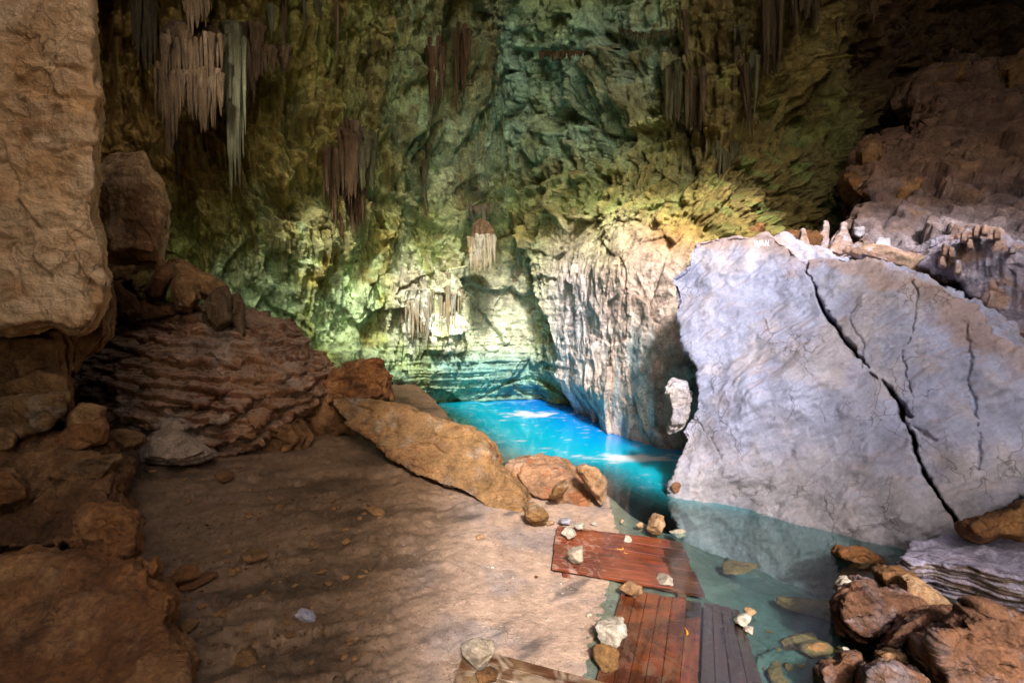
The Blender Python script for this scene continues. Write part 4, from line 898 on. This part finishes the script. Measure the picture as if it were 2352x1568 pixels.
# ================================================================== WOODEN PLATFORMS
def woodmat(name, a, b, dry, dryamt, axis, ro=.18):
    k = N(name); rot = (0, 0, -axis)
    co = k.coord((1, 1, 1), rot); gr = k.coord((1.2, 14, 14), (0, 0, 0))
    g_ = k.n("ShaderNodeMapping"); g_.inputs["Scale"].default_value = (1.3, 22, 22); k.l(co, g_.inputs[0])
    grain = k.noise(g_.outputs[0], 1.0, 8, .65, .3); blot = k.noise(co, 2.4, 6, .6, .8); bl2 = k.noise(co, 5.5, 7, .62, 1.2)
    c = k.mix(k.ramp(blot, .4, .6), a, b); c = k.mix(k.ramp(grain, .35, .65), c, k.mix(1.0, c, (.45, .40, .38), 'MULTIPLY'))
    dm = k.ramp(bl2, .56-dryamt*.3, .78-dryamt*.3)
    att = k.n("ShaderNodeAttribute", attribute_name="dry")
    dm2 = k.mix(1.0, dm, att.outputs["Color"], 'MULTIPLY')
    c = k.mix(dm2, c, dry); k.l(c, k.b.inputs["Base Color"])
    k.l(k.ramp(dm2, 0, 1, (ro,)*3+(1,), (.7,)*3+(1,)), k.b.inputs["Roughness"]); k.b.inputs["Specular IOR Level"].default_value = .6
    k.l(k.bump(grain, .25, .006), k.b.inputs["Normal"]); return k.m
NAIL = bpy.data.meshes.new("nail"); _b = bmesh.new(); bmesh.ops.create_cone(_b, cap_ends=True, segments=8, radius1=.0045, radius2=.0035, depth=.004); _b.to_mesh(NAIL); _b.free()
k = N("rusty iron"); k.b.inputs["Base Color"].default_value = (.05, .025, .015, 1); k.b.inputs["Roughness"].default_value = .6; NAIL.materials.append(k.m)
def platform(name, label, corners, n, mat, th=.03, along='u', gap=.003, dryf=None, beams=(), skip=()):
    TL, TR, BR, BL = [np.array(c) for c in corners]
    def at(s, t): return (TL*(1-s)+TR*s)*(1-t) + (BL*(1-s)+BR*s)*t
    org = (TL+TR+BR+BL)/4; zb = min(c[2] for c in (TL, TR, BR, BL))-th
    root = empty(name, (org[0], org[1], org[2]-th), label=label, cat="wooden platform")
    r = random.Random(n*7)
    def board(nm, c4, th_, m=24):
        rows = []
        a, b, c, d = c4
        t = np.linspace(0, 1, m)[:, None]
        e1 = a*(1-t)+b*t; e2 = d*(1-t)+c*t                # the two long edges
        if nm == 'plank':
            pw_ = r.uniform(0, 6); wv = (.0035*np.sin(t*5+pw_)+.002*np.sin(t*13+pw_)); e1 = e1+np.array([0, 0, 1])*wv; e2 = e2+np.array([0, 0, 1])*wv*r.uniform(-.6, 1)
        w = e2-e1; wl = np.linalg.norm(w, axis=1)[:, None]; w = w/wl
        up = np.array([0, 0, 1.0]); bv = .0035
        prof = [(e1+w*bv), (e2-w*bv), (e2-up*bv), (e2-up*th_), (e1-up*th_), (e1-up*bv)]
        p = np.stack(prof, 1); k_ = 6
        idx = np.arange(m*k_).reshape(m, k_); nx_ = np.roll(idx, -1, 1)
        f = [tuple(int(i) for i in q) for q in np.stack([idx[:-1], nx_[:-1], nx_[1:], idx[1:]], -1).reshape(-1, 4)]
        f = f + [tuple(int(i) for i in idx[0]), tuple(int(i) for i in idx[-1][::-1])]
        me = bpy.data.meshes.new(nm); me.from_pydata([tuple(q) for q in p.reshape(-1, 3)], [], f)
        bm_ = bmesh.new(); bm_.from_mesh(me); bmesh.ops.recalc_face_normals(bm_, faces=bm_.faces); bm_.to_mesh(me); bm_.free()
        co = p.reshape(-1, 3); dv = dryf(co) if dryf else np.zeros(len(co)); set_tint(me, np.repeat(dv[:, None], 3, 1), "dry")
        return link(nm, me, mat, root)
    cuts = [0]
    for i in range(n): cuts.append(cuts[-1]+r.uniform(.85, 1.15))
    cuts = np.array(cuts)/cuts[-1]
    for i in range(n):
        if i in skip: continue
        a, b = cuts[i], cuts[i+1]; g = gap/np.linalg.norm((TR-TL) if along == 'v' else (BL-TL))
        dz = np.array([0, 0, r.uniform(-.003, .003)])
        j0, j1 = r.uniform(-.012, .012), r.uniform(-.012, .012)
        if along == 'u': c4 = (at(j0, a+g/2)+dz, at(1+j1, a+g/2)+dz, at(1+j1, b-g/2)+dz, at(j0, b-g/2)+dz)
        else: c4 = (at(a+g/2, j0)+dz, at(a+g/2, 1+j1)+dz, at(b-g/2, 1+j1)+dz, at(b-g/2, j0)+dz)
        pk = board("plank", c4, th)
        for s_ in beams:
            for e_ in (.25, .75):
                q = (c4[0]*(1-s_)+c4[1]*s_)*(1-e_) + (c4[3]*(1-s_)+c4[2]*s_)*e_
                o = bpy.data.objects.new("nail", NAIL); COL.objects.link(o); o.location = tuple(q+np.array([r.uniform(-.006, .006), 0, .0035])); o.parent = pk; o.matrix_parent_inverse = world_of(pk).inverted()
    dn = np.array([0, 0, th+.002])
    for s in beams:
        if along == 'u': board("beam", (at(s-.025, -.0)-dn, at(s-.025, 1.03)-dn, at(s+.025, 1.03)-dn, at(s+.025, -.0)-dn), .06)
        else: board("beam", (at(0, s-.025)-dn, at(1, s-.025)-dn, at(1, s+.025)-dn, at(0, s+.025)-dn), .06)
    return root
d1c = [W(1280, 1206, .10), W(1562, 1243, -.012), W(1617, 1365, -.028), W(1268, 1301, .10)]
dry1 = lambda co: np.clip(smooth(1.45, .55, co[:, 0]), 0, 1)
ang1 = math.atan2((d1c[1]-d1c[0])[1], (d1c[1]-d1c[0])[0])
ang2 = math.atan2((W(1370, 1568)-W(1440, 1370))[1], (W(1370, 1568)-W(1440, 1370))[0])
m1 = woodmat("wet red brown wood", (.26, .06, .02), (.14, .03, .014), (.36, .22, .16), .25, ang1)
m2_ = woodmat("wet dark planks", (.20, .05, .015), (.07, .02, .010), (.12, .065, .035), .3, ang2)
m3_ = woodmat("purple brown soaked planks", (.14, .042, .032), (.12, .05, .042), (.12, .075, .06), .25, ang2)
m4_ = woodmat("mud stained planks", (.10, .038, .018), (.24, .15, .075), (.34, .25, .17), .4, ang1, .3)
platform("tilted_platform", "red brown plank platform tilted so its right end sinks in the clear shallows", d1c, 5, m1, along='u', dryf=dry1, beams=(.10, .86))
platform("sunken_platform", "dark wet plank platform running down from under the tilted platform to the bottom edge", [W(1430, 1352, .006), W(1612, 1383, .003), W(1600, 1640, .006), W(1345, 1640, .02)], 6, m2_, along='v', dryf=lambda co: np.ones(len(co))*.8, beams=(.08, .9))
platform("soaked_platform", "purplish soaked plank platform lying flush against the right side of the dark one", [W(1616, 1383, -.008), W(1698, 1399, -.03), W(1775, 1640, -.03), W(1606, 1640, -.008)], 4, m3_, along='v', dryf=lambda co: np.ones(len(co))*.8, beams=(.1, .9))
platform("muddy_platform", "mud smeared plank platform cut by the bottom frame edge, nearest the camera", [W(1072, 1482, .10), W(1470, 1590, .07), W(1440, 1720, .07), W(1020, 1630, .10)], 5, m4_, along='u', dryf=lambda co: np.ones(len(co))*.8, beams=(.1, .6))
deck_z = []

# stones on and round the platforms: (u, v of the base, height above water, width m, material, seed, label)
st = [(1308, 1236, .10, .105, 'pale', 1, "pale angular stone on the far left corner of the tilted platform", .85),
      (1331, 1219, .10, .065, 'pale', 2, "smaller greenish white stone tucked behind the pale corner stone", 1.0),
      (1300, 1203, .06, .09, 'lav', 3, "grey flaky stone lying off the far left corner of the tilted platform", .45),
      (1326, 1298, .10, .105, 'pale', 4, "rounded cream stone alone on the near left part of the tilted platform", .95),
      (1441, 1244, .03, .052, 'pale', 5, "little square pinkish stone on the far edge of the tilted platform", .8),
      (1508, 1228, -.02, .17, 'tan', 6, "large bright tan stone sitting in shallow water beyond the tilted platform", .75),
      (1470, 1213, -.01, .05, 'tan', 7, "small tan stone touching the left side of the large bright one in the water", .7),
      (1531, 1345, -.03, .115, 'pale', 8, "flat white topped stone on the sunken right part of the tilted platform", .5),
      (1450, 1372, .0, .12, 'tan', 9, "crooked orange tan stone straddling the gap between two platforms", .75),
      (1404, 1487, .0, .145, 'pale', 10, "largest cream grey faceted stone, on the left edge of the dark planks", .85),
      (1388, 1540, .0, .11, 'slab', 11, "rusty orange faceted stone just below the largest cream one", .85),
      (1708, 1440, -.02, .085, 'pale', 12, "pale rounded stone of the trio on the purplish planks", .7),
      (1723, 1453, -.02, .065, 'pale', 13, "small white flake in front of the trio on the purplish planks", .45),
      (1722, 1418, -.02, .065, 'tan', 14, "small orange brick like stone behind the trio on the purplish planks", .6),
      (1429, 1200, .01, .035, 'tan', 15, "tiny pinkish stone on wet sand beyond the tilted platform", .8),
      (1102, 1546, .10, .135, 'pale', 16, "upright pale grey stone standing on the muddy platform's left end", 1.1),
      (1117, 1568, .10, .08, 'brown', 17, "dark reddish stone lying in front of the upright grey stone", .5),
      (1560, 1232, -.05, .12, 'pale', 18, "submerged dull stone to the right of the large bright tan one", .5),
      (1945, 1500, .02, .035, 'pale', 19, "single smooth white pebble between the rusty rocks at lower right", .8),
      (512, 1108, None, .11, 'brown', 20, "dark block shaped stone alone on the dim left floor", .9),
      (700, 1430, None, .10, 'lav', 21, "pale blue grey stone lying alone on the dim floor", .5),
      (1232, 1328, None, .022, 'brown', 22, "tiny black stone alone on the bright sand", .9),
      (1100, 1239, None, .045, 'tan', 23, "small reddish brown stone on the sand below the long slab", .7),
      (1365, 1207, None, .05, 'pale', 24, "pale stone at the sandy margin beyond the tilted platform", .6),
      (1265, 1207, None, .06, 'tan', 25, "small ochre stone at the low tip of the long slab", .6),
      (408, 1355, None, .12, 'orange', 26, "rounded brown stone beside the big corner rock", .9),
      (575, 1290, None, .12, 'dim', 27, "flat dull stone among the litter of the dim left floor", .5),
      (450, 1342, None, .16, 'orange', 28, "elongated orange brown stone near the rounded one by the corner rock", .3)]
for (u, v, z, s_, m_, sd0, lb, fl_) in st:
    p = W(u, v, z) if z is not None else on_ground(u, v)
    r = random.Random(sd0)
    p = p + np.array([0, s_*.3, -s_*.06])
    stone("stone", p, (s_*r.uniform(.9, 1.1), s_*r.uniform(.75, .95), s_*r.uniform(.8, .95)), M[m_], 700+sd0, lb, "stone", rz=r.uniform(0, 6), flat=fl_)
# loose chips on the sand
r = random.Random(5); protos = {m_: [stone_mesh((1, .75, .4), 760+i, 1.0, 2) for i in range(5)] for m_ in ('pale', 'tan', 'dim')}
for m_ in protos:
    for me in protos[m_]: me.materials.append(M[m_])
def chips(n, ur, vr, m_, lb, grp, size, spread=.5):
    for i in range(n):
        u, v = r.uniform(*ur), r.uniform(*vr); p = on_ground(u, v)
        o = bpy.data.objects.new("stone_chip", r.choice(protos[m_])); COL.objects.link(o)
        s_ = size*math.exp(r.gauss(0, spread)); o.location = (p[0], p[1], p[2]-s_*.12); o.scale = (s_, s_, s_); o.rotation_euler = (r.uniform(-.3, .3), r.uniform(-.3, .3), r.uniform(0, 6.28))
        tag(o, lb, "stone chip", grp)
chips(46, (1080, 1370), (1290, 1470), 'pale', "small pale chip of stone lying loose on the bright sand", "pale chips on the sand", .011)
chips(26, (930, 1090), (1400, 1568), 'pale', "small pale chip of stone left of the muddy platform", "pale chips by the muddy platform", .010)
chips(130, (400, 880), (1120, 1540), 'dim', "small dull stone chip scattered over the dim muddy floor", "chips on the dim floor", .024, .7)
chips(14, (330, 560), (1040, 1130), 'dim', "brown chip of rubble strewn before the dripstone fan", "rubble chips by the dripstone fan", .035)
chips(26, (1930, 2130), (1480, 1560), 'tan', "small rusty gravel stone wedged among the lower right rocks", "rusty gravel at lower right", .018)
chips(16, (1750, 1950), (1440, 1560), 'dim', "drowned brown stone chip on the bed of the shallows", "drowned chips in the shallows", .03)
# drowned flat rocks of the shallows
for i, (u, v, s_, fl_, lb) in enumerate([(1850, 1405, .32, .25, "long flat drowned rock in the shallows before the split boulder"), (1900, 1320, .24, .3, "drowned dull slab under the waterline of the split boulder"), (1790, 1300, .30, .22, "broad greenish drowned rock in the deeper channel"), (1700, 1340, .26, .2, "drowned rock just off the sunken end of the tilted platform"),
                                     (1840, 1480, .2, .25, "drowned brown rock left of the pitted boulder"), (1790, 1540, .17, .25, "drowned rock beside the purplish planks at the bottom edge")]):
    p = on_ground(u, v); stone("drowned_rock", (p[0], p[1], max(-.17, p[2])-.05), (s_, s_*.6, s_*.8), M['dim'], 800+i, lb, "rock", rz=-.6+i*.3, flat=fl_)
# grit: countless crumbs lying over the near floor
def grit(name, n, ur, vr, smin, smax, mat, seed, label):
    rr_ = np.random.RandomState(seed); base = np.array([[1, 0, 0], [-.8, .5, 0], [-.3, -.9, .1], [.2, .3, .9], [.1, -.2, -.6]], float)
    F = [(0, 1, 3), (1, 2, 3), (2, 0, 3), (1, 0, 4), (2, 1, 4), (0, 2, 4)]
    V = []; FF = []
    for i in range(n):
        u = rr_.uniform(*ur); v = rr_.uniform(*vr); p, nn = hit(u, v, ground_bvh)
        s_ = smin*(smax/smin)**(rr_.rand()**2.2)*(p[1]/4.5); a = rr_.uniform(0, 6.28); c_, s__ = math.cos(a), math.sin(a)
        q = base*(1+.35*rr_.normal(size=base.shape)); q = np.stack([q[:, 0]*c_-q[:, 1]*s__, q[:, 0]*s__+q[:, 1]*c_, q[:, 2]*.6], 1)*s_
        k0 = len(V)*1; V.extend((q+p).tolist()); FF.extend([(a_+k0, b_+k0, c2+k0) for a_, b_, c2 in F])
    me = bpy.data.meshes.new(name); me.from_pydata(V, [], FF); me.update()
    o = link(name, me, mat); tag(o, label, "grit", None, "stuff")
grit("floor_grit", 2600, (300, 1380), (1090, 1568), .0022, .012, M['dim'], 3, "brown crumbs and grit strewn over the muddy floor")
grit("pale_grit", 1300, (900, 1360), (1210, 1568), .002, .008, M['pale'], 4, "fine pale grit sprinkled over the bright sand")
grit("dark_litter", 1500, (380, 900), (1130, 1568), .004, .03, M['brown'], 5, "dark litter and crumbs over the dim left floor")
# fallen petals
k = N("orange petal"); k.b.inputs["Base Color"].default_value = (.85, .33, .02, 1); k.b.inputs["Roughness"].default_value = .5; petal = k.m
def petal_obj(u, v, z, L, rz, lb, curl=.5):
    n = 14; t = np.linspace(0, 1, n); p = W(u, v, z)
    x = (t-.5)*L; y = curl*L*(t-.5)**2*2; w = L*.09*np.sin(np.pi*np.clip(t*.8+.2, 0, 1))+L*.015; zz = .004+.012*np.abs(t-.5)
    P3 = np.stack([np.stack([x, y-w, zz], 1), np.stack([x, y, zz+w*.6], 1), np.stack([x, y+w, zz], 1), np.stack([x, y, zz-.002], 1)], 1)
    idx = np.arange(n*4).reshape(n, 4); nx_ = np.roll(idx, -1, 1)
    f = [tuple(int(i) for i in q) for q in np.stack([idx[:-1], nx_[:-1], nx_[1:], idx[1:]], -1).reshape(-1, 4)] + [tuple(int(i) for i in idx[0]), tuple(int(i) for i in idx[-1][::-1])]
    me = bpy.data.meshes.new("flower_petal"); me.from_pydata([tuple(q) for q in P3.reshape(-1, 3)], [], f); shade(me)
    o = link("flower_petal", me, petal); o.location = tuple(p); o.rotation_euler = (0, 0, rz); tag(o, lb, "petal")
petal_obj(1430, 1262, .035, .10, .7, "curved orange petal on the tilted platform, larger of the pair", .9)
petal_obj(1437, 1271, .03, .05, -.6, "short orange petal fallen just below the curved one")
petal_obj(1578, 1452, .0, .11, 1.4, "narrow orange petal lying lengthwise on the dark wet planks", .2)
